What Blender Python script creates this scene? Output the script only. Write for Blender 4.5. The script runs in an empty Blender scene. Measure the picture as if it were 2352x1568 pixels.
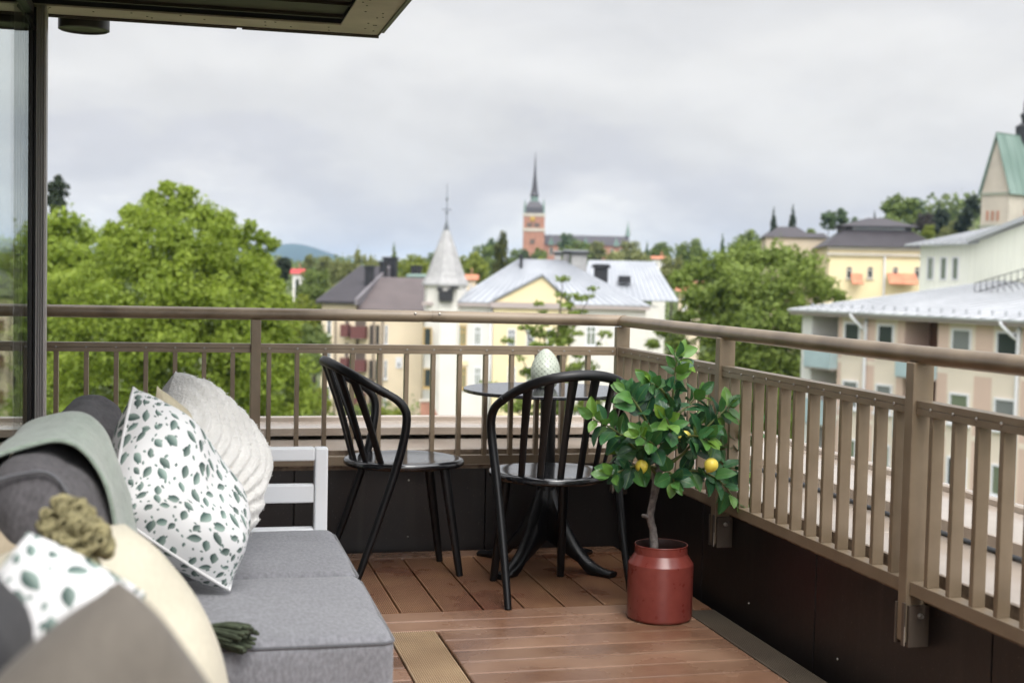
import bpy, math, random
import numpy as np
from mathutils import Vector, Matrix, noise
R_=math.radians
sc=bpy.context.scene; COL=sc.collection
random.seed(7); rng=np.random.default_rng(7)
# ------------------------------------------------------------------ camera frame
CX,CY,FP=1176.0,784.0,3057.6      # photograph measured on a 2352-pixel-wide copy
_r=.022
yW=Vector((423-CX,619-CY,FP)).normalized(); uW=Vector((math.cos(_r),math.sin(_r),0))
zW=uW.cross(yW).normalized()
if zW.y>0: zW=-zW
xW=yW.cross(zW)
if xW.x<0: xW=-xW
EYE=Vector((0,0,1.186))
def ray(px,py):
    d=Vector((px-CX,py-CY,FP)); return Vector((xW.dot(d),yW.dot(d),zW.dot(d)))
def atY(px,py,Y):
    d=ray(px,py); return EYE+d*(Y/d.y)
def atZ(px,py,z):
    d=ray(px,py); return EYE+d*((z-EYE.z)/d.z)
def atD(px,py,dep):
    return EYE+ray(px,py)*(dep/FP)
cam=bpy.data.cameras.new('camera'); co=bpy.data.objects.new('camera',cam); COL.objects.link(co)
M=Matrix(((xW.x,-xW.y,-xW.z,0),(yW.x,-yW.y,-yW.z,0),(zW.x,-zW.y,-zW.z,EYE.z),(0,0,0,1)))
co.matrix_world=M
cam.sensor_width=36; cam.lens=36*FP/2352; cam.clip_start=.05; cam.clip_end=20000
cam.dof.use_dof=True; cam.dof.focus_distance=4.55; cam.dof.aperture_fstop=3.5; cam.dof.aperture_blades=0
sc.camera=co
# ------------------------------------------------------------------ materials
def _new(name):
    m=bpy.data.materials.new(name); m.use_nodes=True; nt=m.node_tree; nt.nodes.clear()
    return m,nt,nt.nodes,nt.links
def N(nt,t,**k):
    n=nt.nodes.new(t)
    for a,b in k.items():
        if a in n.inputs.keys(): n.inputs[a].default_value=b
        else: setattr(n,a,b)
    return n
def c4(c): return (c[0],c[1],c[2],1)
def mul(c,k): return (c[0]*k,c[1]*k,c[2]*k)
def srgb(r,g,b):
    f=lambda v:(v/255/12.92 if v/255<=.04045 else ((v/255+.055)/1.055)**2.4)
    return (f(r),f(g),f(b))
def mat(name,col,rough=.5,var=.12,scale=8,bump=0,bscale=None,metal=0,col2=None,island=0,stretch=(1,1,1),spec=.5,rvar=0,detail=5,sheen=0,coat=0,bdist=.01,contrast=None):
    m,nt,nd,ln=_new(name)
    out=N(nt,'ShaderNodeOutputMaterial'); p=N(nt,'ShaderNodeBsdfPrincipled')
    p.inputs['Roughness'].default_value=rough; p.inputs['Metallic'].default_value=metal
    p.inputs['Specular IOR Level'].default_value=spec
    if sheen: p.inputs['Sheen Weight'].default_value=sheen
    if coat: p.inputs['Coat Weight'].default_value=coat; p.inputs['Coat Roughness'].default_value=.15
    tc=N(nt,'ShaderNodeTexCoord'); mp=N(nt,'ShaderNodeMapping'); mp.inputs['Scale'].default_value=stretch
    ln.new(tc.outputs['Object'],mp.inputs['Vector'])
    nz=N(nt,'ShaderNodeTexNoise'); nz.inputs['Scale'].default_value=scale; nz.inputs['Detail'].default_value=detail
    ln.new(mp.outputs['Vector'],nz.inputs['Vector'])
    mx=N(nt,'ShaderNodeMix',data_type='RGBA')
    a=col if col2 else mul(col,1-var); b=col2 if col2 else mul(col,1+var)
    mx.inputs[6].default_value=c4(a); mx.inputs[7].default_value=c4(b)
    mr=N(nt,'ShaderNodeMapRange'); lo,hi=contrast or (.3,.7)
    mr.inputs['From Min'].default_value=lo; mr.inputs['From Max'].default_value=hi
    ln.new(nz.outputs['Fac'],mr.inputs['Value']); ln.new(mr.outputs['Result'],mx.inputs[0])
    cout=mx.outputs[2]
    if island:
        g=N(nt,'ShaderNodeNewGeometry'); hs=N(nt,'ShaderNodeHueSaturation')
        m2=N(nt,'ShaderNodeMapRange'); m2.inputs['To Min'].default_value=1-island; m2.inputs['To Max'].default_value=1+island
        ln.new(g.outputs['Random Per Island'],m2.inputs['Value']); ln.new(m2.outputs['Result'],hs.inputs['Value'])
        ln.new(cout,hs.inputs['Color']); cout=hs.outputs['Color']
    ln.new(cout,p.inputs['Base Color'])
    if rvar:
        m3=N(nt,'ShaderNodeMapRange'); m3.inputs['To Min'].default_value=max(0.03,rough-rvar); m3.inputs['To Max'].default_value=rough+rvar
        ln.new(nz.outputs['Fac'],m3.inputs['Value']); ln.new(m3.outputs['Result'],p.inputs['Roughness'])
    if bump:
        bz=N(nt,'ShaderNodeTexNoise'); bz.inputs['Scale'].default_value=bscale or scale*4; bz.inputs['Detail'].default_value=4
        ln.new(mp.outputs['Vector'],bz.inputs['Vector'])
        bp=N(nt,'ShaderNodeBump'); bp.inputs['Strength'].default_value=bump; bp.inputs['Distance'].default_value=bdist
        ln.new(bz.outputs['Fac'],bp.inputs['Height']); ln.new(bp.outputs['Normal'],p.inputs['Normal'])
    ln.new(p.outputs[0],out.inputs[0]); return m
def leafmat(name,dark,light,trans=.35,rough=.5,scale=.25,hue=.012):
    m,nt,nd,ln=_new(name)
    out=N(nt,'ShaderNodeOutputMaterial')
    g=N(nt,'ShaderNodeNewGeometry'); rp=N(nt,'ShaderNodeMix',data_type='RGBA')
    rp.inputs[6].default_value=c4(dark); rp.inputs[7].default_value=c4(light)
    tc=N(nt,'ShaderNodeTexCoord'); nz=N(nt,'ShaderNodeTexNoise'); nz.inputs['Scale'].default_value=scale; nz.inputs['Detail'].default_value=3
    ln.new(tc.outputs['Object'],nz.inputs['Vector'])
    ad=N(nt,'ShaderNodeMath',operation='MULTIPLY_ADD'); ad.inputs[1].default_value=.6
    ln.new(g.outputs['Random Per Island'],ad.inputs[0])
    sb=N(nt,'ShaderNodeMapRange'); sb.inputs['From Min'].default_value=.35; sb.inputs['From Max'].default_value=.7; sb.inputs['To Max'].default_value=.5
    ln.new(nz.outputs['Fac'],sb.inputs['Value']); ln.new(sb.outputs['Result'],ad.inputs[2])
    ln.new(ad.outputs[0],rp.inputs[0])
    p=N(nt,'ShaderNodeBsdfPrincipled'); p.inputs['Roughness'].default_value=rough; p.inputs['Specular IOR Level'].default_value=.3
    ln.new(rp.outputs[2],p.inputs['Base Color'])
    t=N(nt,'ShaderNodeBsdfTranslucent'); ln.new(rp.outputs[2],t.inputs['Color'])
    mx=N(nt,'ShaderNodeMixShader'); mx.inputs[0].default_value=trans
    ln.new(p.outputs[0],mx.inputs[1]); ln.new(t.outputs[0],mx.inputs[2]); ln.new(mx.outputs[0],out.inputs[0])
    return m
def glassmat(name,tint=(1,1,1),dark=None,rough=.02):
    """dark: window pane of a far building (glossy over a dark interior); else a clear sheet"""
    m,nt,nd,ln=_new(name); out=N(nt,'ShaderNodeOutputMaterial')
    if dark:
        p=N(nt,'ShaderNodeBsdfPrincipled'); p.inputs['Base Color'].default_value=c4(dark); p.inputs['Roughness'].default_value=.08
        p.inputs['IOR'].default_value=1.5; ln.new(p.outputs[0],out.inputs[0]); return m
    tr=N(nt,'ShaderNodeBsdfTransparent'); tr.inputs[0].default_value=c4(tint)
    gl=N(nt,'ShaderNodeBsdfGlossy'); gl.inputs['Roughness'].default_value=rough
    fr=N(nt,'ShaderNodeLayerWeight'); fr.inputs['Blend'].default_value=.5
    pw=N(nt,'ShaderNodeMath',operation='POWER'); pw.inputs[1].default_value=5; ln.new(fr.outputs['Facing'],pw.inputs[0])
    ma=N(nt,'ShaderNodeMath',operation='MULTIPLY_ADD'); ma.inputs[1].default_value=.55; ma.inputs[2].default_value=.03; ln.new(pw.outputs[0],ma.inputs[0])
    mx=N(nt,'ShaderNodeMixShader'); ln.new(ma.outputs[0],mx.inputs[0]); ln.new(tr.outputs[0],mx.inputs[1]); ln.new(gl.outputs[0],mx.inputs[2])
    ln.new(mx.outputs[0],out.inputs[0]); return m
# ------------------------------------------------------------------ objects
def tag(o,label=None,cat=None,group=None,kind=None):
    if label: o['label']=label
    if cat: o['category']=cat
    if group: o['group']=group
    if kind: o['kind']=kind
    return o
def root(name,label,cat,loc=(0,0,0),rz=0,group=None,kind=None):
    o=bpy.data.objects.new(name,None); COL.objects.link(o); o.location=loc; o.rotation_euler=(0,0,rz); o.empty_display_size=.1
    return tag(o,label,cat,group,kind)
def children(o): return [c for c in bpy.data.objects if c.parent==o]
def copy_tree(o,par=None):
    kids=children(o); c=o.copy(); COL.objects.link(c)
    if par: c.parent=par
    for k in kids: copy_tree(k,c)
    return c
class MB:
    def __init__(s): s.v=[]; s.f=[]; s.m=[]; s.uv=None
    def add(s,vs,fs,mi=0):
        b=len(s.v); s.v.extend([tuple(v) for v in vs]); s.f.extend([tuple(b+i for i in f) for f in fs]); s.m.extend([mi]*len(fs)); return s
    def box(s,x0,x1,y0,y1,z0,z1,mi=0,T=None):
        vs=[Vector((x,y,z)) for z in (z0,z1) for y in (y0,y1) for x in (x0,x1)]
        if T: vs=[T@v for v in vs]
        return s.add(vs,[(0,2,3,1),(4,5,7,6),(0,1,5,4),(2,6,7,3),(0,4,6,2),(1,3,7,5)],mi)
    def prism(s,poly,d,mi=0):
        """closed polygon (3-D points) swept by vector d"""
        n=len(poly); p=[Vector(q) for q in poly]; d=Vector(d)
        nn=Vector((0,0,0))
        for i in range(n): nn+=p[i].cross(p[(i+1)%n])
        if nn.dot(d)<0: p=p[::-1]
        vs=p+[q+d for q in p]
        return s.add(vs,[tuple(range(n))[::-1],tuple(range(n,2*n))]+[(i,(i+1)%n,n+(i+1)%n,n+i) for i in range(n)],mi)
    def lathe(s,prof,n=32,c=(0,0,0),mi=0,a0=0,phase=0,open=False):
        k=len(prof); vs=[]; c=Vector(c)
        for i in range(n):
            a=2*math.pi*i/n+phase
            for r,z in prof: vs.append(c+Vector((r*math.cos(a),r*math.sin(a),z)))
        fs=[]
        for i in range(n):
            for j in range(k-1):
                fs.append((i*k+j,((i+1)%n)*k+j,((i+1)%n)*k+j+1,i*k+j+1))
        s.add(vs,fs,mi)
        b=len(s.v)-n*k
        if open: return s
        if prof[0][0]>1e-6: s.f.append(tuple(b+i*k for i in range(n))[::-1]); s.m.append(mi)
        if prof[-1][0]>1e-6: s.f.append(tuple(b+i*k+k-1 for i in range(n))); s.m.append(mi)
        return s
    def tube(s,pts,r,n=10,mi=0,sec=None,up=None,smooth=0,caps=True,twist=0):
        pts=[Vector(p) for p in pts]; rr=list(r) if hasattr(r,'__len__') else [r]*len(pts)
        if smooth:
            q=[];qr=[]
            for i in range(len(pts)-1):
                p0=pts[max(i-1,0)];p1=pts[i];p2=pts[i+1];p3=pts[min(i+2,len(pts)-1)]
                for j in range(smooth):
                    t=j/smooth
                    q.append(.5*((2*p1)+(p2-p0)*t+(2*p0-5*p1+4*p2-p3)*t*t+(3*p1-p0-3*p2+p3)*t**3)); qr.append(rr[i]*(1-t)+rr[i+1]*t)
            q.append(pts[-1]); qr.append(rr[-1]); pts,rr=q,qr
        m=len(pts); tn=[]
        for i in range(m):
            a=pts[max(i-1,0)];b=pts[min(i+1,m-1)]; t=(b-a); tn.append(t.normalized() if t.length>1e-9 else Vector((0,0,1)))
        u=Vector(up) if up else (Vector((0,0,1)) if abs(tn[0].z)<.9 else Vector((1,0,0)))
        u=(u-tn[0]*u.dot(tn[0])).normalized(); vs=[]
        if sec is None: sec=[(math.cos(2*math.pi*k/n),math.sin(2*math.pi*k/n)) for k in range(n)]
        n=len(sec)
        for i in range(m):
            u=(u-tn[i]*u.dot(tn[i])); u=u.normalized() if u.length>1e-9 else Vector((1,0,0)); w=tn[i].cross(u)
            for a,b in sec: vs.append(pts[i]+(u*a+w*b)*rr[i])
        fs=[]
        for i in range(m-1):
            for k in range(n):
                fs.append((i*n+k,i*n+(k+1)%n,(i+1)*n+(k+1)%n,(i+1)*n+k))
        if caps: fs+= [tuple(range(n))[::-1],tuple((m-1)*n+k for k in range(n))]
        return s.add(vs,fs,mi)
    def grid(s,fn,nu,nv,mi=0,uv=False,flip=False):
        """fn(u,v) for u,v in 0..1"""
        vs=[fn(i/nu,j/nv) for j in range(nv+1) for i in range(nu+1)]
        fs=[]
        for j in range(nv):
            for i in range(nu):
                a=j*(nu+1)+i; q=(a,a+1,a+nu+2,a+nu+1); fs.append(q[::-1] if flip else q)
        return s.add(vs,fs,mi)
    def build(s,name,mats,par=None,smooth=False,bevel=0,label=None,angle=None,loc=None,seg=2):
        me=bpy.data.meshes.new(name); me.from_pydata(s.v,[],s.f)
        mats=mats if isinstance(mats,(list,tuple)) else [mats]
        for m in mats: me.materials.append(m)
        me.polygons.foreach_set('material_index',s.m)
        if smooth: me.polygons.foreach_set('use_smooth',[True]*len(s.f))
        me.update()
        if s.uv is not None:
            l=me.uv_layers.new(name='UVMap'); vi=np.empty(len(me.loops),dtype=np.int32); me.loops.foreach_get('vertex_index',vi)
            l.data.foreach_set('uv',np.asarray(s.uv,dtype=np.float32)[vi].ravel())
        if smooth and angle:
            me.set_sharp_from_angle(angle=R_(angle))
        o=bpy.data.objects.new(name,me); COL.objects.link(o)
        if par: o.parent=par
        if loc: o.location=loc
        if label: o['label']=label
        if bevel:
            b=o.modifiers.new('edge','BEVEL'); b.width=bevel; b.segments=seg; b.limit_method='ANGLE'; b.angle_limit=R_(40)
        return o
def rbox(mb,c,h,r,n=4,puff=(0,0,0),nz=0,ns=3,T=None,mi=0,sub=10):
    """rounded, slightly puffed box as one surface: centre c, half sizes h, edge radius r"""
    c=Vector(c); h=Vector(h); base=len(mb.v)
    for ax in range(3):
        for sg in (-1,1):
            a,b=(ax+1)%3,(ax+2)%3
            def fn(u,v):
                p=Vector((0,0,0)); 
                uu=math.sin((u*2-1)*math.pi/2)*.35+(u*2-1)*.65; vv=math.sin((v*2-1)*math.pi/2)*.35+(v*2-1)*.65
                p[ax]=sg; p[a]=uu; p[b]=vv
                q=Vector((p.x*h.x,p.y*h.y,p.z*h.z))
                inn=Vector([max(-(h[k]-r),min(h[k]-r,q[k])) for k in range(3)])
                d=q-inn
                q=inn+(d.normalized()*r if d.length>1e-9 else d)
                q[ax]+=sg*puff[ax]*(1-uu*uu)*(1-vv*vv)
                q+=c
                if nz:
                    w=noise.noise_vector(q*ns)*nz+noise.noise_vector(q*ns*2.7)*nz*.35; q=q+w
                return T@q if T else q
            mb.grid(fn,sub,sub,mi,flip=(sg<0))
    return mb
def weld(o,d=1e-4):
    import bmesh
    bm=bmesh.new(); bm.from_mesh(o.data); bmesh.ops.remove_doubles(bm,verts=bm.verts,dist=d); bmesh.ops.recalc_face_normals(bm,faces=bm.faces); bm.to_mesh(o.data); bm.free(); return o
# ================================================================== terrace
RX,RY=1.885,5.61          # plan lines of the two railings
def plankmat(name,c1,c2,grooved=None,rough=.42):
    m=mat(name,c1,rough,col2=c2,scale=3.2,stretch=(1,1,1),island=.22,rvar=.2,detail=6,contrast=(.35,.65))
    nt=m.node_tree; ln=nt.links; p=[n for n in nt.nodes if n.type=='BSDF_PRINCIPLED'][0]
    tc=[n for n in nt.nodes if n.type=='TEX_COORD'][0]
    if grooved:
        wv=N(nt,'ShaderNodeTexWave',wave_type='BANDS',bands_direction=grooved); wv.inputs['Scale'].default_value=2*math.pi/.0075/20; wv.inputs['Distortion'].default_value=0
        ln.new(tc.outputs['Object'],wv.inputs['Vector'])
        bp=N(nt,'ShaderNodeBump'); bp.inputs['Strength'].default_value=.55; bp.inputs['Distance'].default_value=.0025
        ln.new(wv.outputs['Fac'],bp.inputs['Height']); ln.new(bp.outputs['Normal'],p.inputs['Normal'])
        # groove bands multiply the base colour darker
        old=p.inputs['Base Color'].links[0].from_socket; mx=N(nt,'ShaderNodeMix',data_type='RGBA',blend_type='MULTIPLY'); mx.inputs[0].default_value=.35
        ln.new(old,mx.inputs[6]); ln.new(wv.outputs['Color'],mx.inputs[7]); ln.new(mx.outputs[2],p.inputs['Base Color'])
    else:
        nz=N(nt,'ShaderNodeTexNoise'); nz.inputs['Scale'].default_value=14; nz.inputs['Detail'].default_value=6
        mp=N(nt,'ShaderNodeMapping'); mp.inputs['Scale'].default_value=(1,14,14); ln.new(tc.outputs['Object'],mp.inputs['Vector']); ln.new(mp.outputs['Vector'],nz.inputs['Vector'])
        bp=N(nt,'ShaderNodeBump'); bp.inputs['Strength'].default_value=.25; bp.inputs['Distance'].default_value=.002
        ln.new(nz.outputs['Fac'],bp.inputs['Height']); ln.new(bp.outputs['Normal'],p.inputs['Normal'])
    return m
M_GROOVE=plankmat('grooved_wet_boards',(.185,.078,.045),(.33,.185,.10),rough=.30)
M_SMOOTH=plankmat('smooth_wet_boards',(.168,.086,.051),(.262,.153,.097),rough=.27)
M_EDGEBOARD=plankmat('pale_edge_board',(.36,.245,.145),(.50,.365,.225),rough=.42)
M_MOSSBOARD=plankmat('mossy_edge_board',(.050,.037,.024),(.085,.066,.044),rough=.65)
M_GFLOOR=mat('groove_floor',(.075,.038,.024),.7,var=.3,scale=6); M_GFLOORP=mat('pale_groove_floor',(.22,.15,.085),.7,var=.3,scale=6)  # groove floors get their own colour, darker on most boards
M_UNDER=mat('deck_underlay',(.012,.010,.009),.9)
def groove(mb,x0,x1,y0,y1,z,per=.0068,dep=.0030):
    """board with real milled grooves along its length"""
    n=max(2,int((x1-x0-.008)/per)); s=(x1-x0-.008)/n; P=[(x0,z-.022),(x0,z-.003),(x0+.003,z)]
    for i in range(n):
        a=x0+.004+i*s; P+=[(a+s*.08,z),(a+s*.30,z-dep),(a+s*.62,z-dep),(a+s*.84,z)]
    P+=[(x1-.003,z),(x1,z-.003),(x1,z-.022)]
    k=len(P); b=len(mb.v); mb.v+=[(x,y,zz) for y in (y0,y1) for x,zz in P]
    mb.f+=[(b+i,b+i+1,b+k+i+1,b+k+i) [::-1] for i in range(k-1)]; mb.m+=[1 if P[i][1]<z-dep*.9 and P[i+1][1]<z-dep*.9 and P[i][1]>z-.02 and 2<i<k-4 else 0 for i in range(k-1)]
    mb.f+=[tuple(b+i for i in range(k)),tuple(b+k+i for i in range(k))[::-1]]; mb.m+=[0,0]
deck=root('deck',None,None,kind='structure')
mb=MB(); g=.0044
xs=[-.9+.150*i for i in range(20)]
for i,x in enumerate(xs[:-1]):
    if x+.15>1.88: x1=1.878
    else: x1=x+.15
    if x>=1.87: break
    groove(mb,x+g,x1-g,4.585 if x<1.6 else 4.46,5.475,0)
o=mb.build('grooved_boards',[M_GROOVE,M_GFLOOR],deck)
mb=MB(); y=4.575; k=0
mb.box(-.9,1.872,5.48,5.60,-.022,-.001)
mb.box(-.9,1.648 if xs[17]<1.66 else 1.70,4.46,4.578,-.022,-.0005)
y=4.455
while y>.2:
    mb.box(.835 if y<4.44 else -.9,1.762,y-.1215,y-.0055,-.022,0); y-=.1235; k+=1
y=4.30
while y>.2:
    mb.box(-.9,.662,y-.122,y-.0035,-.022,0); y-=.1235
mb.build('smooth_boards',M_SMOOTH,deck,bevel=.005)
mb=MB(); groove(mb,.668,.826,.2,4.330,.0005); mb.build('pale_board',[M_EDGEBOARD,M_GFLOORP],deck)
mb=MB(); groove(mb,1.768,1.876,.2,4.452,.0003); mb.build('mossy_board',[M_MOSSBOARD,M_GFLOOR],deck)
mb=MB(); mb.box(-2.2,1.9,-2.5,5.66,-.09,-.034); mb.build('underlay',M_UNDER,deck)
# ---- parapet with its panelled inside and stepped sheet-metal cap
M_PANEL=mat('dark_brown_panel',(.0125,.0088,.0078),.42,var=.25,scale=2.5,rvar=.12,bump=.04,bscale=40)
M_CAP=mat('wet_sheet_metal_cap',(.33,.27,.215),.17,col2=(.42,.365,.31),scale=3,rvar=.12,detail=7,bump=.02,bscale=5)
M_CAPRUST=mat('stained_cap_edge',(.085,.055,.032),.6,col2=(.28,.215,.155),scale=26,detail=8,contrast=(.3,.62),stretch=(1,1,1))
M_SCREW=mat('screw_steel',(.45,.42,.38),.35,metal=.9,scale=60)
_n=M_PANEL.node_tree; _p=[q for q in _n.nodes if q.type=='BSDF_PRINCIPLED'][0]; _t=[q for q in _n.nodes if q.type=='TEX_COORD'][0]
_o=_p.inputs['Base Color'].links[0].from_socket
def _layer(scale,stretch,lo,hi,col,amt,old):
    mp=N(_n,'ShaderNodeMapping'); mp.inputs['Scale'].default_value=stretch; _n.links.new(_t.outputs['Object'],mp.inputs[0]); nz=N(_n,'ShaderNodeTexNoise'); nz.inputs['Scale'].default_value=scale; nz.inputs['Detail'].default_value=3; _n.links.new(mp.outputs[0],nz.inputs['Vector'])
    mr=N(_n,'ShaderNodeMapRange'); mr.inputs['From Min'].default_value=lo; mr.inputs['From Max'].default_value=hi; mr.inputs['To Max'].default_value=amt; _n.links.new(nz.outputs['Fac'],mr.inputs['Value'])
    mx=N(_n,'ShaderNodeMix',data_type='RGBA'); mx.inputs[7].default_value=c4(col); _n.links.new(mr.outputs[0],mx.inputs[0]); _n.links.new(old,mx.inputs[6]); return mx.outputs[2]
_o=_layer(14,(1,1,.06),.55,.75,(.05,.042,.036),.35,_o)     # dried drip marks
_o=_layer(150,(1,1,1),.68,.74,(.16,.14,.12),.6,_o)         # dust specks
_n.links.new(_o,_p.inputs['Base Color'])
par=root('parapet','dark brown panelled parapet with a stepped wet sheet metal cap, under the railing','parapet',(0,0,0))
FY,FX=5.648,1.921
mb=MB()
for i in range(6):
    x0=-2.8+.83*i-.06; x1=min(x0+.83,FX+.02)
    mb.box(x0+.003,x1-.003,FY,FY+.02,-.08,.357)
for i in range(8):
    y1=FY-.03-.93*i; mb.box(FX,FX+.02,y1-.927,y1-.003,-.08,.357)
for x,z in [(.0,.3),(.0,.06),(.48,.06),(.95,.055),(.95,.3),(1.62,.06),(-.4,.06)]:
    mb.lathe([(0.0045,0),(.0045,.003),(0,.005)],8,(0,0,0),1)
    for q in range(len(mb.v)-24,len(mb.v)):
        vx,vy,vz=mb.v[q]; mb.v[q]=(x+vx,FY-vz,z+vy)
for y,z in [(4.25,.07),(3.6,.06),(3.15,.055),(2.7,.06),(4.9,.07)]:
    mb.lathe([(0.0045,0),(.0045,.003),(0,.005)],8,(0,0,0),1)
    for q in range(len(mb.v)-24,len(mb.v)):
        vx,vy,vz=mb.v[q]; mb.v[q]=(FX-vz,y+vx,z+vy)
mb.build('panel',[M_PANEL,M_SCREW],par,bevel=.0015)
mb=MB()   # solid core below the cap
mb.box(-4,FX+.66,FY+.022,FY+.66,-1.2,.345); mb.box(FX+.022,FX+.66,-2.5,FY+.02,-1.2,.345)
mb.build('core',M_PANEL,par)
# profile (distance out from the panel face, z)
prof_in=[(-.010,.352),(-.010,.366),(.012,.368),(.012,.430),(.016,.434),(.30,.443),(.30,.40)]
prof_up=[(.285,.461),(.283,.493),(.288,.496),(.60,.490),(.60,.508),(.606,.513),(.628,.513),(.632,.50),(.632,.36),(.60,.36),(.60,.455)]
def capstrip(prof,name,m,wob=0):
    """the same bent sheet run along the front and the right side, mitred at the corner, in lengths with lapped joints"""
    mb=MB(); L=[]
    k=len(prof)
    def ring(x,y,fr,dz): # fr: front(0) or side(1)
        return [(x,FY+d,z+dz) if fr==0 else (FX+d,y,z+dz) for d,z in prof]
    segs=[]
    rings=[]; xs=[-4,-2.2,-.35,.33,.335,1.1,1.6]
    for i,x in enumerate(xs):
        rings.append(ring(x,0,0,wob*(random.random()-.5)))
    corner=[(FX+d,FY+d,z) for d,z in prof]; rings.append(corner)
    for y in [5.2,4.4,3.62,3.615,2.9,2.2,1.0,-2.5]:
        rings.append(ring(0,y,1,wob*(random.random()-.5)))
    vs=[p for r in rings for p in r]; fs=[]
    for i in range(len(rings)-1):
        for j in range(k-1): fs.append((i*k+j,i*k+j+1,(i+1)*k+j+1,(i+1)*k+j))
    mb.add(vs,fs); return mb.build(name,m,par)
capstrip(prof_in,'lower_cap',M_CAP,.003); capstrip(prof_up,'upper_cap',M_CAP,.005)
capstrip([(-.012,.350),(-.012,.3665),(.010,.3685)],'rusty_edge',M_CAPRUST)
capstrip([(.0112,.369),(.0112,.4295)],'stained_upstand',M_CAPRUST)
# ---- railing
M_RAIL=mat('taupe_painted_rail',(.185,.137,.086),.36,col2=(.25,.192,.128),scale=9,rvar=.1,detail=7,bump=.03,bscale=90)
M_RAILD=mat('weathered_handrail',(.14,.102,.065),.33,col2=(.26,.20,.135),scale=6,rvar=.12,detail=8,contrast=(.28,.6),stretch=(1,1,1),bump=.03,bscale=70)
M_BRACKET=mat('dark_brown_bracket',(.085,.066,.05),.45,var=.2,scale=12,rvar=.1)
ral=root('railing','taupe metal railing with a round handrail and upright bars round the terrace','railing',(RX,RY,0))
def rp(o): o.location=Vector(o.location)-Vector((RX,RY,0)); return o
HR=.0250
mb=MB(); mb.tube([(-3.5,RY,1.012-.0),(.98,RY,1.009)],HR,20); mb.tube([(1.03,RY,1.009),(RX-.006,RY,1.002)],HR,20); mb.tube([(.98,RY,1.009),(1.03,RY,1.009)],HR-.0012,20,mi=0)
for x in (.955,1.06): mb.lathe([(.0055,0),(.0055,.002),(.002,.004),(0,.004)],10,(0,0,0),1); 
n0=len(mb.v)-80
for q in range(n0,len(mb.v)):
    vx,vy,vz=mb.v[q]; X=.955 if q<n0+40 else 1.06; mb.v[q]=(X+vx,RY-HR*.93-vz,1.021+vy)
rp(mb.build('handrail',[M_RAILD,M_SCREW],ral,smooth=True,angle=40))
mb=MB(); mb.tube([(RX,RY+.022,1.001),(RX,3.2,1.004),(RX,-1.5,1.03)],HR,20)
mb.tube([(RX-.001,RY-.034,1.0018),(RX-.001,RY-.039,1.0018)],HR+.0018,20)
rp(mb.build('handrail',M_RAILD,ral,smooth=True,angle=40))
posts_f=[-1.33,.291]; posts_r=[4.44,3.14,1.84,.54]
def screws(mb,pts,axis):
    for p in pts:
        b=len(mb.v); mb.lathe([(.0048,0),(.0048,.0015),(.0035,.0032),(.0016,.0032),(.0012,.0012),(0,.0012)],8,(0,0,0),1)
        for q in range(b,len(mb.v)):
            vx,vy,vz=mb.v[q]; mb.v[q]=(p[0]+vx,p[1]-vz,p[2]+vy) if axis=='y' else (p[0]-vz,p[1]+vx,p[2]+vy)
def hrail(a,b,side,bars):
    """mid rail: two channels meeting in a seam with a screw at every bar"""
    mb=MB(); d=.020
    if side=='f':
        mb.box(a,b,RY-d,RY+d,.868,.886); mb.box(a,b,RY-d,RY+d,.849,.8668); screws(mb,[(x,RY-d,.8672) for x in bars],'y')
    else:
        mb.box(RX-d,RX+d,a,b,.868,.886); mb.box(RX-d,RX+d,a,b,.849,.8668); screws(mb,[(RX-d,y,.8672) for y in bars],'x')
    rp(mb.build('mid_rail',[M_RAIL,M_SCREW],ral,bevel=.0016))
    mb=MB()
    if side=='f': mb.box(a,b,RY-d,RY+d,.375,.413)
    else: mb.box(RX-d,RX+d,a,b,.372,.408)
    rp(mb.build('bottom_rail',M_RAIL,ral,bevel=.002))
def bar(x,y,side):
    mb=MB(); w=.009; h=.0175
    if side=='f': mb.box(x-w,x+w,y-h,y+h,.4125,.8495)
    else: mb.box(x-h,x+h,y-w,y+w,.4075,.8495)
    rp(mb.build('baluster',M_RAIL,ral,bevel=.0014,seg=1))
def post(x,y,side,top=.985):
    mb=MB()
    if side=='f': mb.box(x-.0205,x+.0205,y-.03,y+.03,.21,top)
    else: mb.box(x-.03,x+.03,y-.0205,y+.0205,.245,top)
    p=rp(mb.build('post',M_RAIL,ral,bevel=.003))
    mb=MB()     # U-shaped bracket clasping the foot of the post against the panel
    if side=='f':
        mb.box(x-.027,x-.0225,y-.033,y+.036,.20,.345); mb.box(x+.0225,x+.027,y-.033,y+.036,.20,.345)
        T=Matrix.Translation((x+.027,y-.008,.315))@Matrix.Rotation(R_(90),4,'Y')
    else:
        mb.box(x-.025,x+.034,y-.0325,y-.0215,.235,.345); mb.box(x-.033,x+.034,y+.0215,y+.0275,.235,.345); mb.box(x-.0375,x-.0335,y-.030,y-.016,.238,.352); mb.box(x-.0372,x-.034,y-.0305,y-.0302,.24,.29,1)
        T=Matrix.Translation((x+.006,y-.0325,.318))@Matrix.Rotation(R_(90),4,'X')
    b=len(mb.v); mb.lathe([(.008,0),(.008,.004),(.0055,.004),(.0055,.012),(0,.012)],8,(0,0,0),2)
    for q in range(b,len(mb.v)): mb.v[q]=tuple(T@Vector(mb.v[q]))
    br=mb.build('bracket',[M_BRACKET,M_CAP,M_SCREW],p,bevel=.0015)
    br.location=-Vector(p.location)-Vector((RX,RY,0)); br.location=(0,0,0)
    return p
for x in posts_f: post(x,RY,'f')
for y in posts_r: post(RX,y,'r')
post(RX+.004,RY,'r',.975)
fb=[]; x=.291-.0905
a=-1.31
xs_f=[.291-.0925-.1155*i for i in range(13)]+[.3465+.1155*i for i in range(13)]
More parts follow.
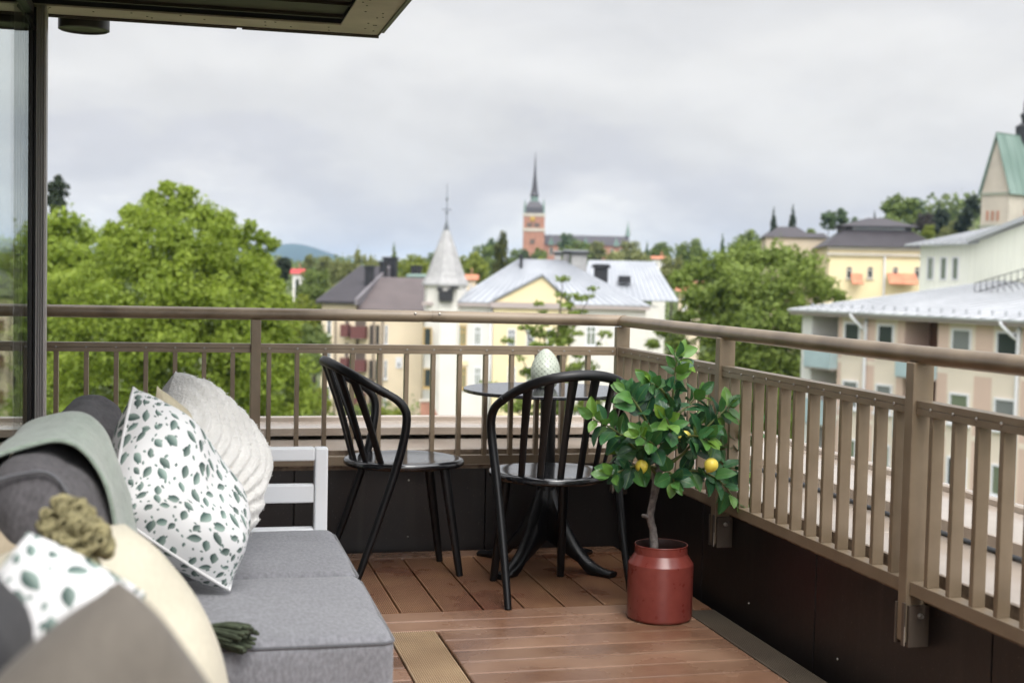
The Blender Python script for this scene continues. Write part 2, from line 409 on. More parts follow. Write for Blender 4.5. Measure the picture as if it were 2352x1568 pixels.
xs_f=[x for x in xs_f if x<1.83]
for x in xs_f: bar(x,RY,'f')
hrail(-1.309,.270,'f',[x for x in xs_f if x<.27]); hrail(.312,RX-.028,'f',[x for x in xs_f if x>.3]+[RX-.045]); hrail(-3.4,-1.351,'f',[])
ys=[]
for i,(hi,lo) in enumerate([(RY-.022,4.462),(4.418,3.162),(3.118,1.862),(1.818,.562)]):
    nb=10 if i==0 else 12; st=(hi-lo)/(nb+.35)
    b=[hi-st*(k+.68) for k in range(nb)]
    if i<3:
        for y in b: bar(RX,y,'r')
    hrail(lo,hi,'r',b)
# ---- roof overhang, round lamp, wind screen
M_ROOFD=mat('dark_brown_soffit',(.030,.020,.015),.6,var=.3,scale=5,bump=.03)
M_ROOFB=mat('grey_perforated_soffit_band',(.56,.50,.47),.6,var=.12,scale=6)
M_ROOFE=mat('brown_roof_edge',(.05,.035,.028),.45,var=.3,scale=8)
RFY,RFX,RFZ=5.35,.745,2.130
rf=root('roof_overhang','dark brown roof overhang with a grey soffit band above the terrace','roof overhang',(RFX,RFY,RFZ))
def rr(o): o.location=-Vector((RFX,RFY,RFZ)); return o
mb=MB()
mb.box(-2.6,RFX,RFY-.006,RFY,RFZ,RFZ+.18); mb.box(RFX-.006,RFX,2.25,RFY-.0062,RFZ,RFZ+.18)
mb.box(RFX,RFX+.035,2.25,RFY-.62,RFZ+.03,RFZ+.06); mb.box(RFX+.001,RFX+.02,2.25,RFY-.02,RFZ+.012,RFZ+.03)
mb.box(-2.6,.19,RFY,RFY+.012,RFZ-.004,RFZ+.012); mb.box(.21,RFX+.002,RFY,RFY+.012,RFZ-.004,RFZ+.012)
rr(mb.build('fascia',M_ROOFE,rf,bevel=.002))
mb=MB()
mb.box(-2.6,RFX-.0065,RFY-.17,RFY-.0065,RFZ+.006,RFZ+.012); mb.box(RFX-.17,RFX-.0065,2.25,RFY-.1702,RFZ+.006,RFZ+.012)
for i in range(60):
    x=random.uniform(-1.2,.62); y=RFY-random.uniform(.03,.15) if i<26 else None
    if y is None: x=RFX-random.uniform(.03,.15); y=RFY-.05-random.uniform(0,1.6)
    mb.lathe([(.004,RFZ+.0062),(.004,RFZ+.0045),(0,RFZ+.0042)],6,(x,y,0),1)
rr(mb.build('soffit_band',[M_ROOFB,M_UNDER],rf))
mb=MB()
mb.box(-2.6,RFX-.1705,2.25,RFY-.1705,RFZ+.030,RFZ+.05)
for i in range(11): mb.box(-2.6,RFX-.172,RFY-.25-.24*i,RFY-.235-.24*i,RFZ+.018,RFZ+.03)
rr(mb.build('soffit_panel',M_ROOFD,rf))
mb=MB(); mb.box(-2.6,RFX-.01,2.25,RFY+.25,RFZ+.182,RFZ+.26); rr(mb.build('roof_slab',M_ROOFD,rf))
M_LAMP=mat('black_lamp_metal',(.03,.024,.022),.4,var=.2,scale=10)
for i,(px,lab) in enumerate([(193,'round dark ceiling lamp under the roof edge, in clear air right of the post'),(33,'round dark ceiling lamp seen through the glass, left of the post')]):
    c=atY(px,40,RFY+.115); mb=MB(); z=RFZ+.182
    mb.lathe([(.02,z),(.02,z-.06),(.094,z-.062),(.096,z-.07),(.096,2.104),(.090,2.101),(.088,2.108),(.05,2.115),(.03,2.12)],40,(c.x,c.y,0),0)
    o=root('ceiling_lamp',lab,'lamp',(c.x,c.y,z),group='round lamps under the roof edge'); mb.build('lamp_body',M_LAMP,o,smooth=True,angle=35,loc=(-c.x,-c.y,-z))
M_ALU=mat('anodised_brown_profile',(.40,.365,.35),.36,col2=(.47,.44,.42),scale=3,stretch=(30,30,1),metal=.0,rvar=.1)
M_ALUD=mat('dark_profile_seal',(.018,.013,.012),.45,var=.3,scale=4)
M_GLASS=glassmat('clear_glass_sheet',(.90,.94,.93))
PX0=atY(66,500,5.2).x; PX1=atY(107,500,5.2).x
ws=root('glass_wind_screen','tall clear glass wind screen in a ribbed dark brown frame','wind screen',((PX0+PX1)/2,5.2,0))
mb=MB(); w=(PX1-PX0)
mb.box(PX0+.42*w,PX1,5.17,5.23,.02,RFZ+.004)
for i in range(4):
    x=PX0+.45*w+.14*w*i; mb.box(x,x+.07*w,5.158,5.1705,.02,RFZ)
mb.build('post',M_ALU,ws,bevel=.0015,loc=(-(PX0+PX1)/2,-5.2,0))
mb=MB(); mb.box(PX0,PX0+.26*w,5.165,5.235,.02,RFZ); mb.box(PX0+.26*w,PX0+.419*w,5.185,5.22,.02,RFZ)
mb.build('seal_profile',M_ALUD,ws,bevel=.0015,loc=(-(PX0+PX1)/2,-5.2,0))
mb=MB(); mb.box(PX0-.0,PX0+.006,3.4,5.163,.05,RFZ-.03); mb.build('glass_sheet',M_GLASS,ws,loc=(-(PX0+PX1)/2,-5.2,0))
mb=MB(); mb.box(PX0-.014,PX0+.02,2.6,5.1645,RFZ-.032,RFZ+.003); mb.box(PX0-.014,PX0+.02,2.6,5.1645,.0,.055)
mb.tube([(PX0-.03,5.12,RFZ-.01),(PX0+.005,5.16,RFZ-.05),(PX0+.02,5.16,RFZ-.09)],.008,8,smooth=4)
mb.build('track',M_ALUD,ws,loc=(-(PX0+PX1)/2,-5.2,0))
M_RENDER=mat('shading_wall_cladding',(.035,.028,.024),.6,var=.2,scale=4)
hw=root('shading_house_wall','unseen dark clad house wall beside the sofa, sized to block light from the left','wall',(-1.3,0,0))  # out of view; length and height chosen to keep light off left-facing sides
mb=MB(); mb.box(-.15,0,-2.5,5.0,-.2,6.2)
for i in range(38): mb.box(.0005,.018,-2.45+.19*i,-2.33+.19*i,-.05,2.1)
mb.build('wall_face',M_RENDER,hw)
# ================================================================== chairs
M_CHAIR=mat('matt_black_chair_plastic',(.0050,.0050,.0056),.34,var=.2,scale=6,rvar=.08,spec=.36)
M_SEAT=mat('smooth_black_seat',(.0085,.0085,.010),.16,var=.2,scale=6,rvar=.05,spec=1.0)
M_DROP=glassmat('water_drops',(.95,.95,.95),rough=.0)
def drops(mb,fn,n,rmin,rmax,mi=1):
    for i in range(n):
        p,nr=fn(); r=random.uniform(rmin,rmax); nr=nr.normalized(); t=nr.orthogonal().normalized(); w=nr.cross(t)
        vs=[p+nr*r*.55]+[p+(t*math.cos(a)+w*math.sin(a))*r*.8+nr*r*.38 for a in [k*math.pi/3 for k in range(6)]]+[p+(t*math.cos(a)+w*math.sin(a))*r-nr*.0002 for a in [k*math.pi/3 for k in range(6)]]
        fs=[(0,1+k,1+(k+1)%6) for k in range(6)]+[(1+k,7+k,7+(k+1)%6,1+(k+1)%6) for k in range(6)]
        mb.add(vs,fs,mi)
def bow_pts():
    """arm-to-arm bow: local +X is the way the sitter faces"""
    pts=[]
    for i in range(25):
        a=R_(80)*(i/12-1)
        x=-.085-.240*math.cos(a)**.9 if math.cos(a)>0 else -.085
        y=.252*math.sin(a)
        t=(-.085-x)/.240
        z=.708+.135*t**1.05
        pts.append(Vector((x,y,z)))
    return pts
def make_chair(label):
    o=root('garden_chair',label,'chair',group='black slat back chairs at the bistro table')
    # seat
    mb=MB(); prof=[(0,.452),(.10,.4525),(.17,.456),(.200,.4595),(.213,.458),(.219,.450),(.218,.438),(.207,.430),(.15,.428),(0,.428)]
    mb.lathe([p for p in prof][::-1],48,(0,0,0))
    mb.v=[(x*1.10+ (0.004 if x>0 else -.0),y*(1.02 if x<0 else 1.03),z-.006*max(0,x-.12)/.1) for x,y,z in mb.v]
    def dr():
        a=random.uniform(0,6.28); r=random.uniform(.03,.17); return Vector((r*math.cos(a),r*math.sin(a),.4545)),Vector((0,0,1))
    drops(mb,dr,26,.0015,.0042)
    mb.build('seat',[M_SEAT,M_DROP],o,smooth=True,angle=50)
    # bow running on into the two rear legs
    b=bow_pts()
    mb=MB(); mb.tube([p for p in b],[.0145+.0025*math.sin(math.pi*i/24) for i in range(25)],14,sec=[(1.15*math.cos(2*math.pi*k/14),.92*math.sin(2*math.pi*k/14)) for k in range(14)],up=(0,0,1))
    def db():
        i=random.randrange(3,22); p=b[i].lerp(b[i+1],random.random()); return p+Vector((0,0,-.019)),Vector((0,0,-1))
    drops(mb,db,45,.0015,.0035)
    mb.build('back_bow',[M_CHAIR,M_DROP],o,smooth=True,angle=50)
    for s in (-1,1):
        e=Vector((-.045,s*.252,.708))
        pts=[Vector((-.165,s*.2440,.7515)),Vector((-.134,s*.2482,.7345)),Vector((-.094,s*.2545,.7095)),Vector((-.068,s*.2570,.6790)),Vector((-.058,s*.2565,.6420)),Vector((-.064,s*.251,.57)),Vector((-.092,s*.243,.45)),Vector((-.168,s*.240,.22)),Vector((-.246,s*.243,.0))]
        mb=MB(); mb.tube(pts,[.0145,.0150,.0160,.0165,.0168,.0168,.0170,.0158,.0130],12,smooth=5)
        mb.build('rear_leg',M_CHAIR,o,smooth=True,angle=50)
        pts=[Vector((.135,s*.118,.435)),Vector((.150,s*.124,.33)),Vector((.200,s*.142,.0))]
        mb=MB(); mb.tube(pts,[.0195,.0185,.0135],12,smooth=4,sec=[(math.copysign(abs(math.cos(q))**.7,math.cos(q)),math.copysign(abs(math.sin(q))**.7,math.sin(q))) for q in [2*math.pi*k/12 for k in range(12)]])
        mb.build('front_leg',M_CHAIR,o,smooth=True,angle=50)
    # slats
    for k,deg in enumerate((-52,-31.5,-10.5,10.5,31.5,52)):
        a=R_(deg); f=(a/R_(80)*.93+1)/2*24; i=int(f); top=b[i].lerp(b[i+1],f-i)
        bot=Vector((-.208*math.cos(a),.203*math.sin(a),.448)); w=Vector((0,1,0))*math.cos(a)+Vector((1,0,0))*math.sin(a)
        top=top+Vector((0,0,-.008)); mid=bot.lerp(top,.5)+Vector((.006*math.cos(a),0,0))
        mb=MB(); sec=[(1,.30),(.8,.42),(-.8,.42),(-1,.30),(-1,-.30),(-.8,-.42),(.8,-.42),(1,-.30)]
        mb.tube([bot,mid,top],[.0120,.0130,.0172],8,sec=sec,up=w,smooth=4)
        mb.build('slat',M_CHAIR,o,smooth=True,angle=50)
    return o
ch=make_chair('black slat back chair nearest the sofa, turned sideways with its seat towards the table')
ch.location=(.858,5.235,0); ch.rotation_euler[2]=R_(5.5)
c2=copy_tree(ch); c2.location=(1.349,4.835,0); c2.rotation_euler[2]=R_(96.5); c2['label']='black slat back chair seen from behind, in front of the round table'
# ================================================================== bistro table
M_TABLE=mat('charcoal_table_laminate',(.024,.024,.029),.13,var=.12,scale=5,rvar=.04,spec=1.0)
M_TEDGE=mat('dark_table_edge',(.010,.010,.011),.5)
TX,TY=1.455,5.243
tb=root('bistro_table','round charcoal bistro table on a single column with four curved feet','table',(TX,TY,0))
mb=MB(); mb.lathe([(.0,.716),(.347,.716),(.350,.719),(.350,.7275),(.348,.7302),(0,.7302)],72)
def dt():
    a=random.uniform(0,6.28); r=random.uniform(.1,.31); return Vector((r*math.cos(a),r*math.sin(a),.7302)),Vector((0,0,1))
drops(mb,dt,14,.002,.0045)
mb.build('tabletop',[M_TABLE,M_DROP],tb,smooth=True,angle=30)
mb=MB(); mb.lathe([(.030,.716),(.13,.715),(.13,.709),(.045,.702),(.033,.69),(.0315,.60),(.0325,.45),(.036,.36),(.042,.30),(.044,.22),(.036,.12),(.0,.11)][::-1],28)
mb.build('column',M_CHAIR,tb,smooth=True,angle=40)
for k in range(4):
    a=R_(45+90*k-4); d=Vector((math.cos(a),math.sin(a),0)); w=Vector((-d.y,d.x,0))
    mb=MB(); ns=18; vs=[]
    prof=[]
    for i in range(ns+1):
        t=i/ns; r=.022+.305*t
        ztop=.022+.335*(1-t)**2.4+.014*(1-t)
        zb=0 if t>.86 else max(0,min(ztop-.048,.115*(1-t/.86)**1.1))
        hw=.031-.002*t+.004*max(0,t-.8)*5
        prof.append((r,zb,ztop,hw))
    for r,zb,zt,hw in prof:
        h=zt-zb
        for sx,sz in [(-1,0),(-1,.55),(-.72,.9),(0,1),(.72,.9),(1,.55),(1,0)]:
            vs.append(d*r+w*(sx*hw*(.8 if sz<.1 else 1))+Vector((0,0,zb+h*sz)))
    n=7; fs=[]
    for i in range(ns):
        for j in range(n): fs.append((i*n+j,i*n+(j+1)%n,(i+1)*n+(j+1)%n,(i+1)*n+j)[::-1])
    fs.append(tuple(range(n))); fs.append(tuple(ns*n+j for j in range(n))[::-1])
    mb.add(vs,fs)
    def dl():
        i=random.randrange(3,ns-1); r,zb,zt,hw=prof[i]; s=random.uniform(-.85,.85); return d*r+w*(s*hw)+Vector((0,0,zb+(zt-zb)*(1-.12*s*s))),Vector((0,0,1))+w*s+d*.5
    drops(mb,dl,70,.0018,.0042)
    mb.build('curved_foot',[M_CHAIR,M_DROP],tb,smooth=True,angle=55)
# ---- scaled vase
M_VASE=mat('sage_glazed_scales',(.40,.45,.36),.32,col2=(.56,.60,.50),scale=20,rvar=.1,coat=.3)
M_VASED=mat('dark_glaze_gaps',(.12,.14,.10),.5)
vx=atZ(1239,886,.7302); vx=Vector((1.455,5.30,.7302))
vs_=root('scaled_vase','pale sage egg shaped ceramic vase covered in raised scales, on the round table','vase',vx)
VH=.164; VR=.0615
def vprof(t): # t 0..1 along the height: radius
    return VR*((math.sin(math.pi*min(1,(t*.86+.14)))**.62) if t<.999 else 0)*(1-.06*t)
mb=MB(); mb.lathe([(0,0)]+[(vprof(i/30)-.0016,VH*i/30) for i in range(30)]+[(0,VH-.0015)],40)
mb.build('vase_body',M_VASED,vs_,smooth=True)
mb=MB(); rows=15
for j in range(rows):
    t0=.02+j*.93/rows; nsc=15
    for i in range(nsc):
        a0=2*math.pi*(i+.5*(j%2))/nsc
        def fn(u,v):
            uu=u*2-1; t=min(.995,t0+(v*1.55)*.93/rows)
            wid=(1 if v>.45 else math.sqrt(max(0,1-((.45-v)/.45)**2)))
            a=a0+uu*wid*math.pi/nsc*.90; r=vprof(t)+.0012+.0016*(1-v)*(1-.35*uu*uu)-.0022*v
            return Vector((r*math.cos(a),r*math.sin(a),VH*t+.0))
        mb.grid(fn,6,6)
mb.build('scales',M_VASE,vs_,smooth=True)
# ================================================================== pot and lemon tree
M_POT=mat('terracotta_red_pot_lacquer',(.160,.031,.024),.30,col2=(.20,.045,.034),scale=30,rvar=.08,bump=.06,bscale=220,bdist=.0008)
M_POTI=mat('dark_pot_inside',(.03,.012,.010),.6)
PT=Vector((1.636,4.372,0))
pot=root('plant_pot','terracotta red metal plant pot shaped like a milk churn on the wooden deck','plant pot',PT)
mb=MB(); mb.lathe([(0,.002),(.108,.002),(.1125,.006),(.1145,.012),(.1150,.190),(.1140,.197),(.0945,.227),(.0925,.231),(.0920,.256),(.0935,.2605),(.0925,.2630),(.0905,.2625)],64,open=True)
mb.build('pot_body',M_POT,pot,smooth=True,angle=14)
mb=MB(); mb.lathe([(.0905,.2622),(.0890,.255),(.0890,.232),(.105,.20),(.105,.165),(0,.165)],48,open=True); mb.build('pot_inside',M_POTI,pot,smooth=True,angle=28)
M_SOIL=mat('dark_soil',(.02,.014,.010),.95,bump=.6,scale=60,bscale=60)
M_BARK=mat('lemon_bark',(.07,.06,.055),.8,col2=(.22,.19,.175),scale=60,bump=.7,bscale=90,bdist=.004)
M_TWIG=mat('green_twig',(.10,.115,.03),.5,var=.25,scale=30)
M_LEMON=mat('lemon_peel',(.76,.60,.06),.40,col2=(.84,.70,.14),scale=12,bump=.2,bscale=200,bdist=.0008)
def lemonleaf():
    m,nt,nd,ln=_new('lemon_leaf'); out=N(nt,'ShaderNodeOutputMaterial'); p=N(nt,'ShaderNodeBsdfPrincipled')
    g=N(nt,'ShaderNodeNewGeometry'); cr=N(nt,'ShaderNodeValToRGB')
    e=cr.color_ramp.elements; e[0].position=0; e[0].color=(.014,.052,.024,1); e[1].position=1; e[1].color=(.17,.31,.04,1)
    for pos,c in ((.25,(.024,.088,.036,1)),(.5,(.048,.15,.046,1)),(.75,(.10,.23,.045,1))):
        x=e.new(pos); x.color=c
    uv=N(nt,'ShaderNodeUVMap'); sp=N(nt,'ShaderNodeSeparateXYZ'); ln.new(uv.outputs[0],sp.inputs[0])
    at=N(nt,'ShaderNodeAttribute'); at.attribute_name='young'
    ad=N(nt,'ShaderNodeMath',operation='MULTIPLY_ADD'); ad.inputs[1].default_value=.62; ln.new(g.outputs['Random Per Island'],ad.inputs[0]); ln.new(at.outputs['Fac'],ad.inputs[2])
    ln.new(ad.outputs[0],cr.inputs[0])
    ab=N(nt,'ShaderNodeMath',operation='ABSOLUTE'); ln.new(sp.outputs[0],ab.inputs[0])
    lt=N(nt,'ShaderNodeMath',operation='LESS_THAN'); lt.inputs[1].default_value=.045; ln.new(ab.outputs[0],lt.inputs[0])
    sc_=N(nt,'ShaderNodeMath',operation='MULTIPLY'); sc_.inputs[1].default_value=.55; ln.new(lt.outputs[0],sc_.inputs[0])
    mx=N(nt,'ShaderNodeMix',data_type='RGBA'); mx.inputs[7].default_value=(.15,.25,.06,1); ln.new(sc_.outputs[0],mx.inputs[0]); ln.new(cr.outputs[0],mx.inputs[6])
    # side veins as a fine relief
    wv=N(nt,'ShaderNodeMath',operation='MULTIPLY_ADD'); wv.inputs[1].default_value=-.45; ln.new(ab.outputs[0],wv.inputs[0]); ln.new(sp.outputs[1],wv.inputs[2])
    sn=N(nt,'ShaderNodeMath',operation='MULTIPLY'); sn.inputs[1].default_value=46; ln.new(wv.outputs[0],sn.inputs[0])
    s2=N(nt,'ShaderNodeMath',operation='SINE'); ln.new(sn.outputs[0],s2.inputs[0])
    bp=N(nt,'ShaderNodeBump'); bp.inputs['Strength'].default_value=.25; bp.inputs['Distance'].default_value=.0012; ln.new(s2.outputs[0],bp.inputs['Height']); ln.new(bp.outputs[0],p.inputs['Normal'])
    p.inputs['Roughness'].default_value=.30; ln.new(mx.outputs[2],p.inputs['Base Color'])
    t=N(nt,'ShaderNodeBsdfTranslucent'); ln.new(mx.outputs[2],t.inputs[0]); ms=N(nt,'ShaderNodeMixShader'); ms.inputs[0].default_value=.22
    ln.new(p.outputs[0],ms.inputs[1]); ln.new(t.outputs[0],ms.inputs[2]); ln.new(ms.outputs[0],out.inputs[0]); return m
M_LLEAF=lemonleaf()
lt_=root('lemon_tree','small potted lemon tree with glossy dark green leaves and three yellow lemons','potted tree',PT+Vector((0,0,.165)))
def LP(px,py,dy=0): return atY(px,py,PT.y+dy)-PT-Vector((0,0,.165))
trunk=[LP(1500,1300),LP(1502,1250),LP(1499,1215,.004),LP(1493,1185),LP(1500,1150,-.004),LP(1506,1115),LP(1512,1080),LP(1518,1045,.004)]
mb=MB(); mb.tube(trunk,[.0155,.0158,.0135,.0140,.0125,.0150,.0165,.011],14,smooth=4)
mb.v=[tuple(Vector(v)+noise.noise_vector(Vector(v)*70)*.0022) for v in mb.v]
mb.tube([LP(1494,1188),LP(1480,1184,-.006),LP(1475,1183,-.008)],[.009,.007,.006],8)
mb.build('trunk',M_BARK,lt_,smooth=True)
BR=[([(1510,1085,0),(1525,1030,.01),(1538,970,-.01),(1545,910,0),(1550,860,-.01),(1555,822,-.015)],1.0),
    ([(1508,1090,0),(1480,1055,-.05),(1440,1010,-.07),(1400,980,-.06),(1362,962,-.05)],.9),
    ([(1512,1075,0),(1470,1068,-.06),(1432,1078,-.09),(1405,1092,-.10)],.6),
    ([(1525,1030,0),(1490,975,-.06),(1460,925,-.08),(1438,900,-.07)],.8),
    ([(1516,1085,0),(1570,1040,-.05),(1615,990,-.08),(1650,955,-.09),(1672,935,-.09)],.9),
    ([(1514,1105,0),(1560,1085,-.05),(1610,1082,-.09),(1655,1105,-.11),(1690,1150,-.12)],.9),
    ([(1538,970,0),(1580,930,.03),(1605,905,.04)],.5),
    ([(1540,1060,0),(1600,1030,.05),(1660,1030,.03),(1700,1000,.0),(1722,985,-.01)],.9),
    ([(1514,1095,0),(1540,1085,-.10),(1548,1105,-.13)],.4),
    ([(1525,1020,0),(1520,960,.09),(1500,915,.12)],.5),
    ([(1530,1000,0),(1580,985,.11),(1630,975,.14)],.6),
    ([(1515,1070,0),(1470,1035,.10),(1425,1040,.13)],.5),
    ([(1545,930,0),(1515,890,-.05),(1495,880,-.06)],.45),
    ([(1530,1010,0),(1540,990,-.10),(1530,960,-.13)],.5),
    ([(1520,1050,0),(1500,1020,-.11),(1470,1000,-.15)],.6),
    ([(1530,1020,0),(1590,1000,-.10),(1625,1010,-.14)],.6),
    ([(1600,1082,-.06),(1640,1070,-.05),(1690,1075,-.05),(1710,1090,-.04)],.5)]
tw=MB(); leaves=[]; LR=random.Random(11)
def add_leaf(p,dirv,L,young):
    leaves.append((p,dirv,L,young))
for pts,wt in BR:
    P=[LP(*q) for q in pts]; n=len(P)
    tw.tube(P,[.0058*(1-.65*i/(n-1)) for i in range(n)],7,smooth=3)
    tot=sum((P[i+1]-P[i]).length for i in range(n-1)); k=max(5,int(tot/.0148))
    for i in range(k):
        t=.22+.78*(i+.5)/k; s=t*(n-1); j=min(n-2,int(s)); q=P[j].lerp(P[j+1],s-j); d=(P[j+1]-P[j]).normalized()
        a=i*2.4+LR.uniform(-.5,.5); o1=d.orthogonal().normalized(); o2=d.cross(o1)
        out=(o1*math.cos(a)+o2*math.sin(a))
        dv=(d*.55+out*.85+Vector((0,0,LR.uniform(-.55,.35)))+Vector((0,-.18,0))).normalized()
        add_leaf(q,dv,LR.uniform(.056,.090)*(1 if t<.85 else .85),max(0,min(.6,(t-.6)*.9+LR.uniform(-.1,.15))) )
    for s in range(3):
        d=(P[-1]-P[-2]).normalized(); dv=(d+Vector((LR.uniform(-.6,.6),LR.uniform(-.6,.6),LR.uniform(-.3,.5)))).normalized()
        add_leaf(P[-1],dv,LR.uniform(.04,.066),LR.uniform(.3,.62))
# light new shoots like the topmost ones in the photograph
for (px,py,tx,ty) in [(1553,822,1535,795),(1555,815,1600,800),(1556,828,1625,862),(1672,935,1690,890),(1722,985,1728,962),(1438,905,1420,880)]:
    a=LP(px,py,-.01); b=LP(tx,ty,-.02); add_leaf(a,(b-a).normalized(),max(.05,min(.072,(b-a).length*1.15)),.5)
tw.build('branches',M_TWIG,lt_,smooth=True)
mb=MB(); UV=[]; YG=[]
for p,dv,L,yg in leaves:
    rad=Vector((p.x,p.y,0)); rad=rad.normalized() if rad.length>.01 else Vector((0,-1,0))
    want=rad*.75+Vector((-.1,-.55,.55))+Vector((LR.uniform(-.45,.45),LR.uniform(-.45,.45),LR.uniform(-.45,.45)))   # blades turn out of the crown towards the light
    nrm=want-dv*want.dot(dv); nrm=nrm.normalized() if nrm.length>.05 else dv.orthogonal().normalized()
    side=dv.cross(nrm).normalized(); rot=LR.uniform(-.25,.25)
    s2=(side*math.cos(rot)+nrm*math.sin(rot)); n2=(nrm*math.cos(rot)-side*math.sin(rot))
    W=L*LR.uniform(.29,.36); curl=LR.uniform(-.05,.32); fold=LR.uniform(.10,.42); wav=LR.uniform(0,6)
    base=len(mb.v); nu,nv=6,9
    for j in range(nv+1):
        v=j/nv; wv=W*(math.sin(math.pi*min(1,v**.82))**.75 if v>0 else 0)*(1-.15*v) if v<1 else 0
        if v<.06: wv=.0012
        for i in range(nu+1):
            u=i/nu*2-1
            q=p+dv*(L*(v+.12))-n2*(curl*L*v*v)+s2*(u*wv)+n2*(abs(u)*wv*fold)+n2*(.0014*math.sin(v*11+wav+u*2)*abs(u))
            mb.v.append(tuple(q)); UV.append((u,v)); YG.append(yg)
    for j in range(nv):
        for i in range(nu):
            a=base+j*(nu+1)+i; mb.f.append((a,a+1,a+nu+2,a+nu+1)); mb.m.append(0)
    # stalk
    st=MB(); st.tube([p,p+dv*(L*.13)],[.0012,.0010],4); b=len(mb.v); mb.v+=st.v; UV+=[(0,0)]*len(st.v); YG+=[.5]*len(st.v); mb.f+=[tuple(b+i for i in f) for f in st.f]; mb.m+=[0]*len(st.f)
mb.uv=UV; lo=mb.build('foliage',M_LLEAF,lt_,smooth=True)
at=lo.data.attributes.new('young','FLOAT','POINT'); at.data.foreach_set('value',np.array(YG,dtype=np.float32))
def lemon(px,py,dy,r,tilt):
    mb=MB(); prof=[(0,-1.18),(.10,-1.14),(.2,-1.06),(.5,-.88),(.8,-.55),(.97,-.15),(1,.1),(.92,.45),(.7,.78),(.4,.98),(.15,1.05),(0,1.06)]
    mb.lathe([(a*r,b*r) for a,b in prof],24); T=Matrix.Translation(LP(px,py,dy))@Matrix.Rotation(tilt,4,'Y')
    mb.v=[tuple(T@Vector(v)) for v in mb.v]; mb.build('lemon',M_LEMON,lt_,smooth=True)
lemon(1633,1068,-.150,.0245,.5); lemon(1474,1071,-.085,.0225,-.3); lemon(1572,1003,-.045,.0225,1.2)
mb=MB(); mb.lathe([(.1048,.006),(.05,.0085),(0,.009)],24); mb.build('soil',M_SOIL,lt_)
# ================================================================== sofa
def fabric(name,c,var=.16,weave=900,rough=.9,bump=.35,sheen=.25):
    m=mat(name,c,rough,var=var,scale=120,detail=4,sheen=sheen,stretch=(1,.45,.6))
    nt=m.node_tree; ln=nt.links; p=[n for n in nt.nodes if n.type=='BSDF_PRINCIPLED'][0]; tc=[n for n in nt.nodes if n.type=='TEX_COORD'][0]
    old=p.inputs['Base Color'].links[0].from_socket
    nz=N(nt,'ShaderNodeTexNoise'); nz.inputs['Scale'].default_value=9; nz.inputs['Detail'].default_value=4; ln.new(tc.outputs['Object'],nz.inputs['Vector'])
    mr=N(nt,'ShaderNodeMapRange'); mr.inputs['To Min'].default_value=.88; mr.inputs['To Max'].default_value=1.12; ln.new(nz.outputs['Fac'],mr.inputs['Value'])
    hs=N(nt,'ShaderNodeHueSaturation'); ln.new(mr.outputs[0],hs.inputs['Value']); ln.new(old,hs.inputs['Color']); ln.new(hs.outputs[0],p.inputs['Base Color'])
    ws=[]
    for ax in 'XYZ':
        w=N(nt,'ShaderNodeTexNoise'); mp=N(nt,'ShaderNodeMapping'); mp.inputs['Scale'].default_value=[(60,700,700),(700,60,700),(700,700,60)]['XYZ'.index(ax)]
        w.inputs['Scale'].default_value=1; w.inputs['Detail'].default_value=1; ln.new(tc.outputs['Object'],mp.inputs[0]); ln.new(mp.outputs[0],w.inputs['Vector']); ws.append(w)
    a=N(nt,'ShaderNodeMath',operation='ADD'); ln.new(ws[0].outputs['Fac'],a.inputs[0]); ln.new(ws[1].outputs['Fac'],a.inputs[1])
    bp=N(nt,'ShaderNodeBump'); bp.inputs['Strength'].default_value=bump; bp.inputs['Distance'].default_value=.0015; ln.new(a.outputs[0],bp.inputs['Height']); ln.new(bp.outputs[0],p.inputs['Normal'])
    return m
M_GREY=fabric('grey_heather_fabric',(.20,.20,.215),var=.22)
M_GREYB=fabric('grey_melange_fabric',(.082,.076,.080),var=.3,sheen=.08)
M_WHITE=mat('white_powder_coat',(.84,.85,.86),.35,var=.03,scale=6,bump=.04,bscale=300,bdist=.0005)
M_PIPE=fabric('dark_piping',(.10,.10,.108))
SX,SY=.08,3.4
so=root('sofa','white framed outdoor sofa with grey seat and back cushions','sofa',(SX,SY,0))
def ss(o): o.location=(-SX,-SY,0); return o
AX=.435; AY=4.10
mb=MB()
mb.box(AX-.040,AX,AY-.022,AY+.022,0,.650); mb.box(-.46,AX-.0405,AY-.022,AY+.022,.610,.650)
mb.box(-.46,AX-.0405,AY-.016,AY+.016,.480,.537); mb.box(-.46,AX-.0405,AY-.0215,AY+.0215,.362,.402)
mb.box(-.46,-.4205,AY-.0215,AY+.0215,.0,.609)
ss(mb.build('armrest',M_WHITE,so,bevel=.005))
mb=MB()
mb.box(AX-.038,AX-.002,2.86,AY-.023,.215,.262); mb.box(-.44,AX-.039,2.862,2.90,.215,.262); mb.box(-.455,-.42,2.42,AY-.023,.215,.262)
mb.box(-.44,AX-.039,3.43,3.47,.216,.255); mb.box(-.455,-.42,2.42,AY-.023,.54,.575)
for y in (2.42,3.2): mb.box(-.4545,-.4205,y,y+.035,.263,.539)
ss(mb.build('seat_frame',M_WHITE,so,bevel=.004))
for x,y in [(AX-.036,2.87),(-.44,2.44)]:
    mb=MB(); mb.box(x,x+.034,y,y+.034,0,.2145); ss(mb.build('leg',M_WHITE,so,bevel=.003))
def piping(mb,c,h,z,r=.0042,rad=.03):
    pts=[]
    for cx_,cy_,a0 in ((1,1,0),(-1,1,90),(-1,-1,180),(1,-1,270)):
        for k in range(5):
            a=R_(a0+k*22.5); pts.append(Vector((c[0]+cx_*(h[0]-rad)+math.cos(a)*rad,c[1]+cy_*(h[1]-rad)+math.sin(a)*rad,z)))
    pts.append(pts[0]); mb.tube(pts,r,6)
